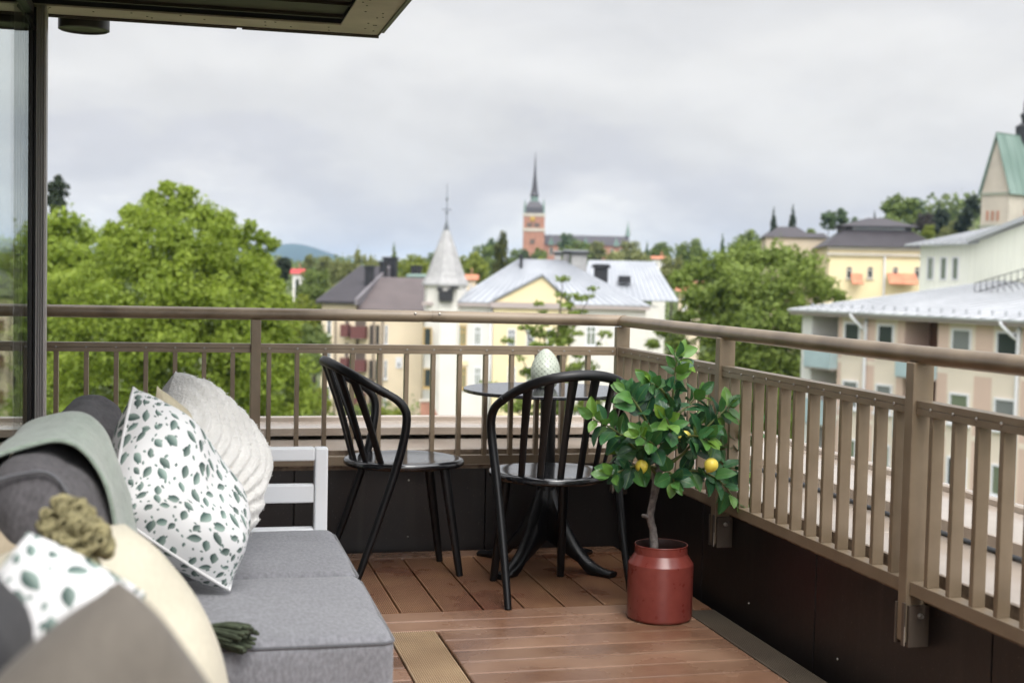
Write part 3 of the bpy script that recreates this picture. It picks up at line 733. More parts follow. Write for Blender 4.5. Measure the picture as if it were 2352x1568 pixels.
def seat_cushion(y0,y1,lab):
    mb=MB(); c=((-.30+.455)/2,(y0+y1)/2,.333); h=(.3775,(y1-y0)/2,.066)
    rbox(mb,c,h,.026,puff=(.006,.006,.013),nz=.004,ns=5,sub=26)
    o=ss(mb.build('seat_cushion',M_GREY,so,smooth=True,label=lab)); weld(o)
    mb=MB(); piping(mb,c,(h[0]-.001,h[1]-.001),.333+.052); p=mb.build('piping',M_PIPE,o,smooth=True)
seat_cushion(2.835,3.449,None); seat_cushion(3.461,4.074,None)
def back_cushion(y0,y1,tilt,x,zc=.62,hz=.215,sag=.0,dark=None):
    T=Matrix.Translation((x,(y0+y1)/2,zc))@Matrix.Rotation(R_(tilt),4,'Y')
    mb=MB(); rbox(mb,(0,0,0),(.082,(y1-y0)/2,hz),.072,puff=(.022,.006,.012),nz=.020,ns=5,T=T,sub=30)
    o=ss(mb.build('back_cushion',M_GREYB,so,smooth=True)); weld(o)
    mb=MB(); pts=[]
    for k in range(33):
        a=2*math.pi*k/32; ca,sa=math.cos(a),math.sin(a)
        pts.append(T@Vector((math.copysign(abs(ca)**.55,ca)*.079,-(y1-y0)/2+.020,math.copysign(abs(sa)**.4,sa)*(hz-.003))))
    mb.tube(pts,.004,6); mb.build('piping',M_PIPE,o,smooth=True)
    return o
back_cushion(3.20,4.06,-14,-.215,zc=.60); back_cushion(2.36,3.17,-12,-.225,zc=.615,hz=.225)
# ---- throw over the back cushion
M_THROW=mat('sage_wool_throw',(.25,.30,.245),.95,var=.2,scale=60,bump=.6,bscale=240,bdist=.004,sheen=.4)
th=root('throw_blanket','sage green wool throw draped over the back cushion of the sofa','blanket',(-.2,2.8,.84))
T=Matrix.Translation((-.225,0,.615))@Matrix.Rotation(R_(-12),4,'Y')
def thf(u,v):
    s=u*1.0
    a=R_(-62+ (u)*262); ca,sa=math.cos(a),math.sin(a)
    rx=.122+.006*math.sin(v*9+u*4); rz=.252
    p=Vector((math.copysign(abs(ca)**.62,ca)*rx,0,math.copysign(abs(sa)**.55,sa)*rz))
    y=2.555+v*.50+.02*math.sin(u*6)+ (0.05*(u<.3)*(.3-u)/.3)
    q=T@p; q.y=y; q+=noise.noise_vector(q*9)*.007
    return q+Vector((.2,-2.8,-.84))
mb=MB(); mb.grid(thf,60,26); o=mb.build('throw_cloth',M_THROW,th,smooth=True); sm=o.modifiers.new('thick','SOLIDIFY'); sm.thickness=.007; sm.offset=1
M_TASSEL=mat('dark_sage_yarn',(.055,.068,.040),.95,var=.4,scale=50,bump=.5,bscale=200,bdist=.003)
M_TASSELO=mat('olive_yarn',(.255,.225,.115),.95,var=.35,scale=60,bump=.6,bscale=180,bdist=.004)
def tassel_mesh(p0,p1,r,n=42,spread=1.0,seed=3):
    rr_=random.Random(seed); mb=MB(); p0=Vector(p0); p1=Vector(p1); d=(p1-p0).normalized(); a=d.orthogonal().normalized(); b=d.cross(a)
    mb.tube([p0-d*.012,p0,p0+d*.012],[r*.25,r*.42,r*.3],8)
    for i in range(n):
        an=rr_.uniform(0,6.28); q=rr_.uniform(.2,1)**.5*r*spread; o=a*math.cos(an)*q+b*math.sin(an)*q
        e=p1+o+d*rr_.uniform(-.02,.01); m=p0.lerp(e,.5)+o*.35
        mb.tube([p0+o*.25,m,e],[.0042,.005,.004],5,smooth=3)
    return mb
tassel_mesh(Vector((.055,2.86,.425))+Vector((.2,-2.8,-.84)),Vector((.135,2.80,.418))+Vector((.2,-2.8,-.84)),.028,60,1.1).build('tassel',M_TASSEL,th,smooth=True)
# ---- throw pillows
def leafprint(name,scale):
    m,nt,nd,ln=_new(name); out=N(nt,'ShaderNodeOutputMaterial'); p=N(nt,'ShaderNodeBsdfPrincipled'); p.inputs['Roughness'].default_value=.85
    uv=N(nt,'ShaderNodeUVMap'); 
    def layer(sc,off,size,rnd):
        mp=N(nt,'ShaderNodeMapping'); mp.inputs['Location'].default_value=off; ln.new(uv.outputs[0],mp.inputs[0])
        vo=N(nt,'ShaderNodeTexVoronoi',voronoi_dimensions='2D'); vo.inputs['Scale'].default_value=sc; vo.inputs['Randomness'].default_value=rnd*.85; ln.new(mp.outputs[0],vo.inputs['Vector'])
        sb=N(nt,'ShaderNodeVectorMath',operation='SUBTRACT'); ln.new(mp.outputs[0],sb.inputs[0]); ln.new(vo.outputs['Position'],sb.inputs[1])
        s=N(nt,'ShaderNodeVectorMath',operation='SCALE'); s.inputs['Scale'].default_value=sc; ln.new(sb.outputs[0],s.inputs[0])
        wn=N(nt,'ShaderNodeTexWhiteNoise',noise_dimensions='2D'); ln.new(vo.outputs['Position'],wn.inputs['Vector'])
        an=N(nt,'ShaderNodeMath',operation='MULTIPLY_ADD'); an.inputs[1].default_value=2.4; an.inputs[2].default_value=.2; ln.new(wn.outputs['Value'],an.inputs[0])
        vr=N(nt,'ShaderNodeVectorRotate',rotation_type='Z_AXIS'); ln.new(s.outputs[0],vr.inputs['Vector']); ln.new(an.outputs[0],vr.inputs['Angle'])
        sp=N(nt,'ShaderNodeSeparateXYZ'); ln.new(vr.outputs[0],sp.inputs[0])
        sz=N(nt,'ShaderNodeMapRange'); sz.inputs['To Min'].default_value=size*.72; sz.inputs['To Max'].default_value=size*1.12
        sc2=N(nt,'ShaderNodeSeparateColor'); ln.new(wn.outputs['Color'],sc2.inputs[0]); ln.new(sc2.outputs[1],sz.inputs['Value'])
        xn=N(nt,'ShaderNodeMath',operation='DIVIDE'); ln.new(sp.outputs[0],xn.inputs[0]); ln.new(sz.outputs[0],xn.inputs[1])
        yn=N(nt,'ShaderNodeMath',operation='DIVIDE'); ln.new(sp.outputs[1],yn.inputs[0]); ln.new(sz.outputs[0],yn.inputs[1])
        x2=N(nt,'ShaderNodeMath',operation='MULTIPLY'); ln.new(xn.outputs[0],x2.inputs[0]); ln.new(xn.outputs[0],x2.inputs[1])
        # egg-shaped outline, blunt at the stalk, pointed at the tip
        lim=N(nt,'ShaderNodeMath',operation='MULTIPLY_ADD'); lim.inputs[1].default_value=-.58; lim.inputs[2].default_value=.58; ln.new(x2.outputs[0],lim.inputs[0])
        tp=N(nt,'ShaderNodeMath',operation='MULTIPLY_ADD'); tp.inputs[1].default_value=-.22; tp.inputs[2].default_value=1; ln.new(xn.outputs[0],tp.inputs[0])
        l2=N(nt,'ShaderNodeMath',operation='MULTIPLY'); ln.new(lim.outputs[0],l2.inputs[0]); ln.new(tp.outputs[0],l2.inputs[1])
        ay=N(nt,'ShaderNodeMath',operation='ABSOLUTE'); ln.new(yn.outputs[0],ay.inputs[0])
        df=N(nt,'ShaderNodeMath',operation='SUBTRACT'); ln.new(l2.outputs[0],df.inputs[0]); ln.new(ay.outputs[0],df.inputs[1])
        mr=N(nt,'ShaderNodeMapRange'); mr.inputs['From Min'].default_value=0; mr.inputs['From Max'].default_value=.06; ln.new(df.outputs[0],mr.inputs['Value'])
        # ink: one half of the blade and its rim darker, as printed
        cr=N(nt,'ShaderNodeMapRange'); cr.inputs['From Min'].default_value=-.35; cr.inputs['From Max'].default_value=.35; ln.new(yn.outputs[0],cr.inputs['Value'])
        ink=N(nt,'ShaderNodeMix',data_type='RGBA'); ink.inputs[6].default_value=(.045,.085,.075,1); ink.inputs[7].default_value=(.27,.35,.31,1); ln.new(cr.outputs[0],ink.inputs[0])
        hs=N(nt,'ShaderNodeHueSaturation'); v=N(nt,'ShaderNodeMapRange'); v.inputs['To Min'].default_value=.7; v.inputs['To Max'].default_value=1.35; ln.new(sc2.outputs[2],v.inputs['Value']); ln.new(v.outputs[0],hs.inputs['Value']); ln.new(ink.outputs[2],hs.inputs['Color'])
        return mr.outputs[0],hs.outputs[0]
    f1,c1=layer(scale,(0,0,0),.46,.62); f2,c2=layer(scale*1.45,(.37,.21,0),.21,.9)
    base=N(nt,'ShaderNodeMix',data_type='RGBA'); base.inputs[6].default_value=(.80,.795,.79,1); ln.new(f2,base.inputs[0]); ln.new(c2,base.inputs[7])
    b2=N(nt,'ShaderNodeMix',data_type='RGBA'); ln.new(f1,b2.inputs[0]); ln.new(base.outputs[2],b2.inputs[6]); ln.new(c1,b2.inputs[7]); ln.new(b2.outputs[2],p.inputs['Base Color'])
    tc=N(nt,'ShaderNodeTexCoord'); nz=N(nt,'ShaderNodeTexNoise'); nz.inputs['Scale'].default_value=400; ln.new(tc.outputs['Object'],nz.inputs['Vector'])
    bp=N(nt,'ShaderNodeBump'); bp.inputs['Strength'].default_value=.2; bp.inputs['Distance'].default_value=.001; ln.new(nz.outputs['Fac'],bp.inputs['Height']); ln.new(bp.outputs[0],p.inputs['Normal'])
    ln.new(p.outputs[0],out.inputs[0]); return m
def pillow_mesh(a,b,T,n=44,wr=.010,ns=7,seed=0,ridge=0,corner=.10):
    mb=MB(); UV=[]
    for sg in (1,-1):
        def fn(u,v):
            x=u*2-1; y=v*2-1
            px=a*x*(1-corner*(1-y*y)); py=b*y*(1-corner*(1-x*x))
            t=T*max(0,(1-x**4))**.62*max(0,(1-y**4))**.62
            q=Vector((px,py,sg*t)); w=noise.noise_vector(Vector((px*ns,py*ns,seed+sg*3)))*wr*min(1,t/T*1.6)
            # gathers running in from the corners
            q+=w; q.z+=sg*.35*wr*math.sin(9*math.atan2(y,x)+seed)*(abs(x*y))*2*(1-max(abs(x),abs(y)))
            if ridge: q.z+=sg*ridge*abs(math.sin(16*(x+.22*math.sin(3*y+seed))))*min(1,t/T*1.5)
            UV.append((.5+.5*(x+.5*x**7),.5+.5*(y+.5*y**7))); return q
        mb.grid(fn,n,n,flip=(sg<0))
    mb.uv=UV; return mb
def frame(c,ex,ey):
    ex=Vector(ex).normalized(); ey=Vector(ey); ey=(ey-ex*ey.dot(ex)).normalized(); ez=ex.cross(ey)
    return Matrix(((ex.x,ey.x,ez.x,c[0]),(ex.y,ey.y,ez.y,c[1]),(ex.z,ey.z,ez.z,c[2]),(0,0,0,1)))
M_LEAFP=leafprint('leaf_printed_cotton',8.4); M_PIPEW=mat('white_pillow_piping',(.7,.69,.68),.8,var=.05)
def diag(Tp,Bp,v):
    """square pillow given by its top corner, bottom corner and half of its other diagonal"""
    Tp=Vector(Tp);Bp=Vector(Bp);c=(Tp+Bp)/2; h=(Tp-Bp)/2; v=Vector(v); v=(v-h.normalized()*v.dot(h.normalized())); v=v.normalized()*h.length
    ex=(v-h).normalized(); ey=(h+v).normalized()
    return c,ex,ey,h.length/math.sqrt(2)
def sag(p,dv,h,sq,dr):
    """a soft filled pillow slumps: its free side corner hangs lower and closer in"""
    s=p.dot(dv); q=p-dv*(s*sq); q.z-=dr*h*max(0,s/h)**1.4; return q
def pillow(name,label,Tp,Bp,v,T,m,group=None,grow=1.0,sq=0,dr=0,**k):
    c,ex,ey,a=diag(Tp,Bp,v); a*=grow; dv=(ex+ey).normalized()
    o=root(name,label,'pillow',c,group=group); Mx=frame((0,0,0),ex,ey)
    mb=pillow_mesh(a,a,T,**k); mb.v=[tuple(sag(Mx@Vector(q),dv,a*1.414,sq,dr)) for q in mb.v]
    o['slump']=(dv.x,dv.y,dv.z); ob=mb.build('pillow_cover',m,o,smooth=True); ob['dims']=a
    return o,ob,Mx,a
p1,_,Mx,a=pillow('throw_pillow','white pillow printed with grey green leaves, standing upright on the sofa',(-.122,3.36,.905),(.117,3.22,.412),(.19,.235,.023),.105,M_LEAFP,group='throw pillows on the sofa',seed=1.3,wr=.022,grow=.96,corner=-.02,sq=.10,dr=.42)
mb=MB(); pts=[Mx@Vector((a*x*(1+.02*(1-y*y)),a*y*(1+.02*(1-x*x)),0)) for x,y in [(math.copysign(1,c) if abs(c)>=abs(s) else c/abs(s),math.copysign(1,s) if abs(s)>abs(c) else s/abs(c)) for c,s in [(math.cos(q*math.pi/40),math.sin(q*math.pi/40)) for q in range(81)]]]
pts=[sag(p,Vector(p1['slump']),a*1.414,.10,.42) for p in pts]
mb.tube(pts,.0045,6); mb.build('piping',M_PIPEW,p1,smooth=True)
M_FLUFF=mat('ivory_tufted_knit',(.78,.76,.715),.95,var=.06,scale=14,bump=.9,bscale=120,bdist=.006,sheen=.5)
p2,ob,Mx,a=pillow('throw_pillow','ivory fluffy tufted pillow behind the leaf print pillow',(-.024,3.70,.925),(.150,3.58,.435),(.165,.225,.03),.115,M_FLUFF,group='throw pillows on the sofa',seed=5.1,wr=.018,ridge=.018,grow=.95,corner=-.05,sq=.08,dr=.30)
mb=MB(); src=ob.data; rr_=random.Random(5)   # short tufts standing off the knit
for i in range(5000):
    pl=src.polygons[rr_.randrange(len(src.polygons))]; c=pl.center+Vector((rr_.uniform(-1,1),rr_.uniform(-1,1),rr_.uniform(-1,1)))*.004; n=(pl.normal+Vector((rr_.uniform(-1,1),rr_.uniform(-1,1),rr_.uniform(-1,1)))*.7).normalized(); t=n.orthogonal().normalized(); L=rr_.uniform(.001,.0030); w=.0013
    mb.add([c-t*w,c+t*w,c+n*L+t*w*.4,c+n*L-t*w*.4],[(0,1,2,3)])
mb.build('tufts',M_FLUFF,p2)
M_CREAM=fabric('cream_linen',(.60,.53,.37),var=.06,sheen=.1)
pillow('throw_pillow','narrow cream pillow squeezed between the leaf print and the fluffy pillow',(-.065,3.55,.885),(.12,3.44,.43),(.19,.22,.03),.06,M_CREAM,group='throw pillows on the sofa',seed=8.2,wr=.01)
# ---- near sofa section (out of focus in the foreground) with its pillows
ns=root('armchair','dark grey upholstered seat in the near left corner under the foreground pillows','armchair',(-.55,1.85,0))
M_GREYD=fabric('dark_grey_fabric',(.032,.031,.033),sheen=.04)
mb=MB(); rbox(mb,(0,0,.36),(.60,.60,.07),.03,puff=(.004,.004,.01),sub=14); o=mb.build('seat_cushion',M_GREYD,ns,smooth=True); weld(o)
mb=MB(); mb.box(-.58,.58,-.58,.58,.20,.283)
for x in (-.56,.52):
    for y in (-.56,.52): mb.box(x,x+.04,y,y+.04,0,.1995)
mb.build('seat_frame',M_WHITE,ns,bevel=.004)
mb=MB(); bc=atD(-165,1700,1.30)-Vector((-.55,1.85,0)); rbox(mb,bc,(.085,.13,.15),.06,puff=(.02,.01,.012),nz=.01,sub=18); o=mb.build('back_cushion',M_GREYD,ns,smooth=True); weld(o)
pf='pillows piled in the foreground'
M_TAUPE=fabric('taupe_linen',(.125,.108,.088),var=.08,sheen=.1); M_CREAMB=fabric('cream_cotton',(.57,.525,.41),var=.04,sheen=.1); M_SAND=fabric('sand_cotton',(.42,.35,.25),var=.06,sheen=.1)
def fpill(label,px,py,dep,half,ang,yaw,tilt,T,m,seed,**k):
    """pillow seen at this pixel and distance: half size in photo pixels, in-plane turn, turn about the upright, lean"""
    rt=xW*1; c=atD(px,py,dep); a=half*dep/FP
    X_=Vector((xW.x,yW.x,zW.x)); U_=Vector((-xW.y,-yW.y,-zW.y)); F_=Vector((xW.z,yW.z,zW.z))
    n=(-F_+X_*math.tan(R_(yaw))+U_*math.tan(R_(tilt))).normalized(); ex0=(X_-n*X_.dot(n)).normalized(); ey0=n.cross(ex0)
    ex=ex0*math.cos(R_(ang))+ey0*math.sin(R_(ang)); ey=-ex0*math.sin(R_(ang))+ey0*math.cos(R_(ang))
    o=root('throw_pillow',label,'pillow',c,group=pf); Mx=frame((0,0,0),ex,ey); mb=pillow_mesh(a,a,T,seed=seed,wr=.012,**k); mb.v=[tuple(Mx@Vector(q)) for q in mb.v]; mb.build('pillow_cover',m,o,smooth=True); return o
M_LEAFB=leafprint('large_leaf_printed_cotton',4.2)
cp=fpill('big cream pillow with an olive tassel in the foreground pile',165,1560,2.15,268,33,18,22,.15,M_CREAMB,2.2,corner=-.24)
q=Vector(cp.location)
def pompom(p0,p1,r,n,seed):
    """tassel of thick looped yarn: two bunched heads and the loose ends below"""
    rr_=random.Random(seed); mb=MB(); p0=Vector(p0); p1=Vector(p1)
    for i in range(n):
        t=rr_.random(); c=p0.lerp(p1,t); rad=r*(.62+.48*abs(math.sin(t*6.3))); d=Vector((rr_.gauss(0,1),rr_.gauss(0,1),rr_.gauss(0,1))).normalized(); e=d.orthogonal().normalized()
        mb.tube([c+d*rad*.2,c+d*rad*.9+e*.004,c+d*rad*1.05+e*.012,c+d*rad*.8+e*.022],[.0030,.0036,.0034,.003],4,smooth=2)
    return mb
pompom(atD(140,1185,2.0)-q,atD(210,1275,1.9)-q,.036,620,4).build('tassel',M_TASSELO,cp,smooth=True)
fpill('sand coloured pillow at the back of the foreground pile, left of the olive tassel',25,1350,2.30,165,12,10,10,.08,M_SAND,4.4,corner=-.06)
fpill('blurred leaf printed pillow in the foreground pile, its corner pointing up',118,1432,1.60,155,-27,8,12,.07,M_LEAFB,6.1,corner=-.06)
fpill('blurred taupe linen pillow nearest the camera in the foreground pile',238,1690,1.16,255,45,48,20,.075,M_TAUPE,9.3,corner=-.06)
# ================================================================== town
def sm(a,b,x):
    t=np.clip((x-a)/(b-a),0,1); return t*t*(3-2*t)
def terrain(x,y):
    d=np.hypot(x,y)
    return -12+13.5*sm(150,560,d)+25*np.exp(-(((x-172)/36)**2+((y-250)/75)**2))-2.0*np.exp(-(((x+5)/30)**2+((y-62)/30)**2))
def tz(x,y): return float(terrain(np.float64(x),np.float64(y)))
M_GROUND=mat('grass_and_earth',(.045,.075,.018),.95,col2=(.12,.13,.05),scale=.08,detail=8)
mb=MB(); n=110
def gp(i): 
    t=(i/n)*2-1; return math.copysign(abs(t)**2.6*4200,t)
def gf(u,v):
    x=gp(u*n)+20; y=gp(v*n)+60; return Vector((x,y,tz(x,y)))
mb.grid(gf,n,n); tag(mb.build('ground',M_GROUND,smooth=True),kind='structure')
M_ASPH=mat('asphalt',(.075,.072,.075),.8,col2=(.13,.125,.125),scale=.6,detail=7)
M_PAVE=mat('pale_pavement',(.26,.25,.24),.85,col2=(.36,.34,.33),scale=.9)
def strip(name,pts,w,m,dz,kind='structure',h=0):
    mb=MB(); vs=[]
    L=[]
    for i,p in enumerate(pts):
        a=Vector(pts[max(i-1,0)]); b=Vector(pts[min(i+1,len(pts)-1)]); t=(b-a).normalized(); nr=Vector((-t.y,t.x))
        for s in (-1,1):
            q=Vector(p)+nr*(s*w/2); L.append(Vector((q.x,q.y,tz(q.x,q.y)+dz)))
    mb.add(L,[(2*i,2*i+1,2*i+3,2*i+2)[::-1] for i in range(len(pts)-1)]); return tag(mb.build(name,m),kind=kind)
street=[(-20+4*i,103-1.05*i-.0*i*i) for i in range(0,26)]
strip('road',street,9,M_ASPH,.06); strip('pavement',[(x,y+6.2) for x,y in street],3.2,M_PAVE,.16); strip('pavement',[(x,y-6.2) for x,y in street],3.2,M_PAVE,.16)
# far blue hills
M_HILL=mat('forested_hill',(.030,.055,.035),.95,var=.3,scale=.004)
mb=MB()
def hf(u,v):
    x=-1500+u*5200; y=4300+v*900
    p=u*5200-1500
    hgt=78*math.exp(-((p-370)/150)**2)+40*math.exp(-((p-640)/300)**2)+72*math.exp(-((p+500)/300)**2)+18*math.exp(-((p-0)/520)**2)+24*math.exp(-((p-1700)/700)**2)+8*noise.noise(Vector((p*.004,0,3)))
    return Vector((x,y-.25*p,-2+max(0,hgt)*math.sin(math.pi*min(1,v*.62+.0))**.8))
mb.grid(hf,160,12); tag(mb.build('hills',M_HILL,smooth=True),kind='structure')
# ------------------------------------------------------------------ building helpers
def wallmat(name,c,var=.05,sc=.5): return mat(name,c,.85,var=var,scale=sc,detail=8,bump=.1,bscale=14,bdist=.01)
M_PANE=glassmat('dark_window_glass',dark=(.035,.045,.045)); M_PANEG=glassmat('greenish_window_glass',dark=(.16,.19,.13)); M_PANEB=glassmat('grey_blind_window_glass',dark=(.20,.21,.21))
M_FRW=mat('white_window_frame',(.72,.72,.74),.5,var=.04); M_FRO=mat('ochre_window_frame',(.48,.33,.13),.6,var=.1); M_FRD=mat('dark_window_frame',(.12,.09,.07),.6)
M_WHITEW=wallmat('white_render',(.70,.675,.62)); M_CREAMW=wallmat('cream_render',(.74,.62,.45)); M_YEL=wallmat('yellow_render',(.78,.66,.41)); M_BEIGE=wallmat('beige_render',(.55,.46,.34))
M_BRICK=mat('red_brick',(.38,.185,.125),.85,var=.2,scale=.9,detail=8); M_STONE=wallmat('pale_stone',(.50,.45,.38),var=.12)
M_METAL=mat('pale_roof_sheet',(.25,.265,.29),.45,col2=(.37,.385,.41),scale=.5,detail=9,contrast=(.22,.78),metal=.0,rvar=.12); M_SEAM=mat('roof_seam_sheet',(.17,.18,.20),.45,var=.1)
M_BROOF=mat('brown_roof_sheet',(.105,.083,.080),.55,var=.14,scale=.7,rvar=.1); M_DROOF=mat('dark_slate_roof',(.048,.042,.047),.5,var=.2,scale=.8,rvar=.1)
M_BLACK=mat('black_chimney_sheet',(.014,.014,.017),.5,var=.2); M_COPPER=mat('verdigris_copper',(.12,.185,.155),.7,col2=(.22,.295,.26),scale=.5,detail=8,stretch=(1,1,.15)); M_ORANGE=mat('orange_roof_tile',(.50,.20,.115),.8,var=.2,scale=1.5)
M_SHINGLE=mat('grey_shingle',(.34,.335,.33),.65,var=.16,scale=2.5,detail=8); M_GOLD=mat('gilded_metal',(.55,.36,.08),.35,metal=.8); M_IRON=mat('black_iron',(.02,.02,.022),.5)
class Bld:
    """frame of one building: local x along the front, y away from the camera, z up (absolute height)"""
    def __init__(s,name,label,cat,o,ex,group=None):
        s.rz=math.atan2(ex[1],ex[0]); s.o=Vector((o[0],o[1],0)); s.r=root(name,label,cat,s.o,s.rz,group)
        e=Vector((math.cos(s.rz),math.sin(s.rz))); s.ex=e
    def xz(s,px,py,y=0):
        """local x and height of the spot seen at this pixel in the plane y=const"""
        e=s.ex; nrm=Vector((-e.y,e.x)); d=ray(px,py); A=s.o.xy+nrm*y; t=(A.dot(nrm))/(d.x*nrm.x+d.y*nrm.y); p=EYE+d*t
        return (p.xy-A).dot(e),p.z
    def win(s,x,z,w,h,y=0,fm=None,pm=None,t=.07,sill=True,mull=1,bars=0,arch=0):
        """window: frame proud of the wall, pane behind it; x,z is its lower left corner"""
        fm=fm or M_FRW; pm=pm or M_PANE; mb=MB(); y0=y-.06; y1=y+.02
        mb.box(x,x+t,y0,y1,z,z+h); mb.box(x+w-t,x+w,y0,y1,z,z+h); mb.box(x+t+.001,x+w-t-.001,y0,y1,z,z+t); mb.box(x+t+.001,x+w-t-.001,y0,y1,z+h-t,z+h)
        for k in range(1,mull): c=x+w*k/mull; mb.box(c-t*.4,c+t*.4,y0+.01,y1,z+t+.001,z+h-t-.001)
        for k in range(bars): c=z+h*(.68 if bars==1 else (k+1)/(bars+1)); mb.box(x+t+.001,x+w-t-.001,y0+.012,y1,c-t*.35,c+t*.35)
        if sill: mb.box(x-.08,x+w+.08,y-.14,y+.015,z-.10,z-.002)
        if arch:
            n=10; poly=[(x+w/2+(w/2)*math.cos(math.pi*k/n),y0,z+h+arch*math.sin(math.pi*k/n)) for k in range(n+1)]; mb.prism(poly,(0,.08,0))
        f=mb.build('window',fm,s.r); 
        mb=MB(); mb.box(x+t*.8,x+w-t*.8,y-.02,y-.012,z+t*.8,z+h-t*.8)
        if arch:
            n=10; r=.8; poly=[(x+w/2+(w/2)*r*math.cos(math.pi*k/n),y0-.012,z+h+arch*r*math.sin(math.pi*k/n)) for k in range(n+1)]; mb.prism(poly,(0,.01,0))
        mb.build('pane',pm,f); return f
    def part(s,name,mb,m,label=None,smooth=False,angle=None,par=None):
        return mb.build(name,m,par or s.r,label=label,smooth=smooth,angle=angle)
def seamroof(mb,a,b,c,d,n,th=.10,sh=.045,sw=.04,mi=1):
    """roof plane a-b (eave, left to right) to d-c (ridge), with n standing seams"""
    a,b,c,d=map(Vector,(a,b,c,d)); nr=(b-a).cross(d-a).normalized()
    if nr.z<0: nr=-nr
    mb.prism([a,b,c,d],-nr*th)
    for i in range(1,n):
        t=i/n; p=a.lerp(b,t); q=d.lerp(c,t); w=(b-a).normalized()*sw/2
        mb.prism([p-w+nr*.001,p+w+nr*.001,q+w+nr*.001,q-w+nr*.001],nr*sh,mi)
G0=-13.2
# ------------------------------------------------------------------ apartment block on the right
B=Bld('apartment_block','peach apartment block with pale blue balconies and a grey sheet metal roof, on the right','building',(28.92,58.78),(2.95,-13.1))
M_PEACH=wallmat('peach_render',(.64,.475,.39)); M_PCREAM=wallmat('light_cream_render',(.75,.655,.545)); M_PANEL2=mat('pale_blue_balcony_sheet',(.36,.46,.48),.6,var=.06,scale=1.5); M_SOFF=mat('grey_eave',(.42,.36,.34),.8,var=.06); M_MAROON=mat('brown_recess',(.17,.085,.055),.8,var=.12); M_LIGHTW=wallmat('pale_end_wall',(.70,.69,.66)); M_PENT=mat('pale_green_white_boards',(.84,.84,.74),.7,var=.05,scale=1,stretch=(9,9,.3))
L_=24; EZ=-.16
mb=MB(); mb.box(.72,2.55,1.6,11,G0,EZ-.02); mb.box(2.56,6.9,.0,11,G0,EZ-.02); mb.box(6.901,8.86,1.5,11,G0,EZ-.021); mb.box(8.861,L_,.0,11,G0,EZ-.02)
B.part('wall',mb,M_PEACH)
mb=MB(); mb.box(-.02,.715,-.03,11.02,G0,EZ-.025); B.part('end_wall',mb,M_LIGHTW)
cols=[(3.02,1.08),(5.24,1.04),(9.68,1.1),(12.1,1.12),(15.2,1.1),(17.4,1.1)]
fl=[-1.82-2.66*k for k in range(4)]
mb=MB()
for x,w in cols: mb.box(x-.18,x+w+.18,-.012,.01,G0,EZ-.03)
for z in fl:
    for x0,x1 in ((2.57,2.83),(4.29,5.05),(6.47,6.89),(8.87,9.49),(10.97,11.91),(13.41,15.0)): mb.box(x0,x1,-.010,.01,z-.62,z-.40)
B.part('cream_bands',mb,M_PCREAM)
for k,z in enumerate(fl):
    for j,(x,w) in enumerate(cols):
        B.win(x,z,w,1.28,y=-.012,t=.09,pm=[M_PANE,M_PANEG,M_PANEB][(k*2+j*5+j*j)%3])
        
for k,z in enumerate(fl):
    for x0,x1,dep in ((.73,2.54,1.55),(6.91,8.85,1.45)):
        mb=MB(); mb.box(x0-.02,x1+.02,-.42,dep,z-1.0,z-.84); f=B.part('balcony',mb,M_SOFF)
        mb=MB(); mb.box(x0-.04,x1+.04,-.46,-.42,z-.92,z+.22); mb.box(x0-.04,x0,-.419,.0,z-.92,z+.22); mb.box(x1,x1+.04,-.419,.0,z-.92,z+.22); mb.build('balcony_front',M_PANEL2,f)
        mb=MB(); mb.box(x0,x1,dep-.02,dep+.03,z-.83,z+1.48); mb.build('balcony_recess',M_MAROON if x0>5 else M_PENT,f)
mb=MB(); mb.box(-.5,L_,-.42,0.0,EZ-.16,EZ-.021); mb.box(-.5,L_,-.52,-.43,EZ-.02,EZ+.06); B.part('eave',mb,M_SOFF)
mb=MB(); seamroof(mb,(-.55,-.55,EZ+.10),(L_,-.55,EZ+.10),(L_,7.4,1.62),(6.0,7.4,1.62),34)
seamroof(mb,(-.55,11.5,EZ+.10),(-.55,-.55,EZ+.10),(6.0,7.4,1.62),(6.0,7.41,1.62),16)
for i in range(34): mb.box(.4+.7*i,.46+.7*i,.15,.24,EZ+.24,EZ+.40,1)
M_METALP=mat('light_roof_sheet',(.40,.41,.425),.42,col2=(.52,.53,.545),scale=.5,detail=9,contrast=(.38,.62)); M_SEAMP=mat('light_roof_seam',(.33,.34,.355),.45)
B.part('roof',mb,[M_METALP,M_SEAMP])
def pipe(x,z0,z1):
    mb=MB(); mb.tube([(x-.25,-.52,z1),(x-.2,-.5,z1-.16),(x+.25,-.12,z1-.75),(x+.27,-.10,z1-1.0),(x+.27,-.10,z0)],.075,10,smooth=3); return mb
for x in (4.25,13.0): B.part('downpipe',pipe(x,G0,EZ+.0),M_FRW,smooth=True)
# set-back top storey
pf0=B.xz(2108,600,7.2)[0]
PY=7.0
x0,_=B.xz(2112,600,PY); x1=x0+9.5
# top storey stands square to the photograph's own street: own little frame
p0=atD(2112,640,68); p1=atD(2226,640,64.5)
T2=Bld('set_back_storey','pale boarded top storey with three narrow windows, standing on the grey roof','roof storey',p0,(p1.x-p0.x,p1.y-p0.y))
W2=(p1.xy-p0.xy).length; zt=T2.xz(2112,562)[1]; zb=T2.xz(2112,655)[1]-.9
mb=MB(); mb.box(0,W2,0,9,zb,zt)
for i in range(13): mb.box(W2*i/13+.01,W2*i/13+.05,-.02,-.001,zb,zt-.002)
mb.box(W2+.001,W2+9,.0,9,zb,zt+.2)
T2.part('wall',mb,M_PENT)
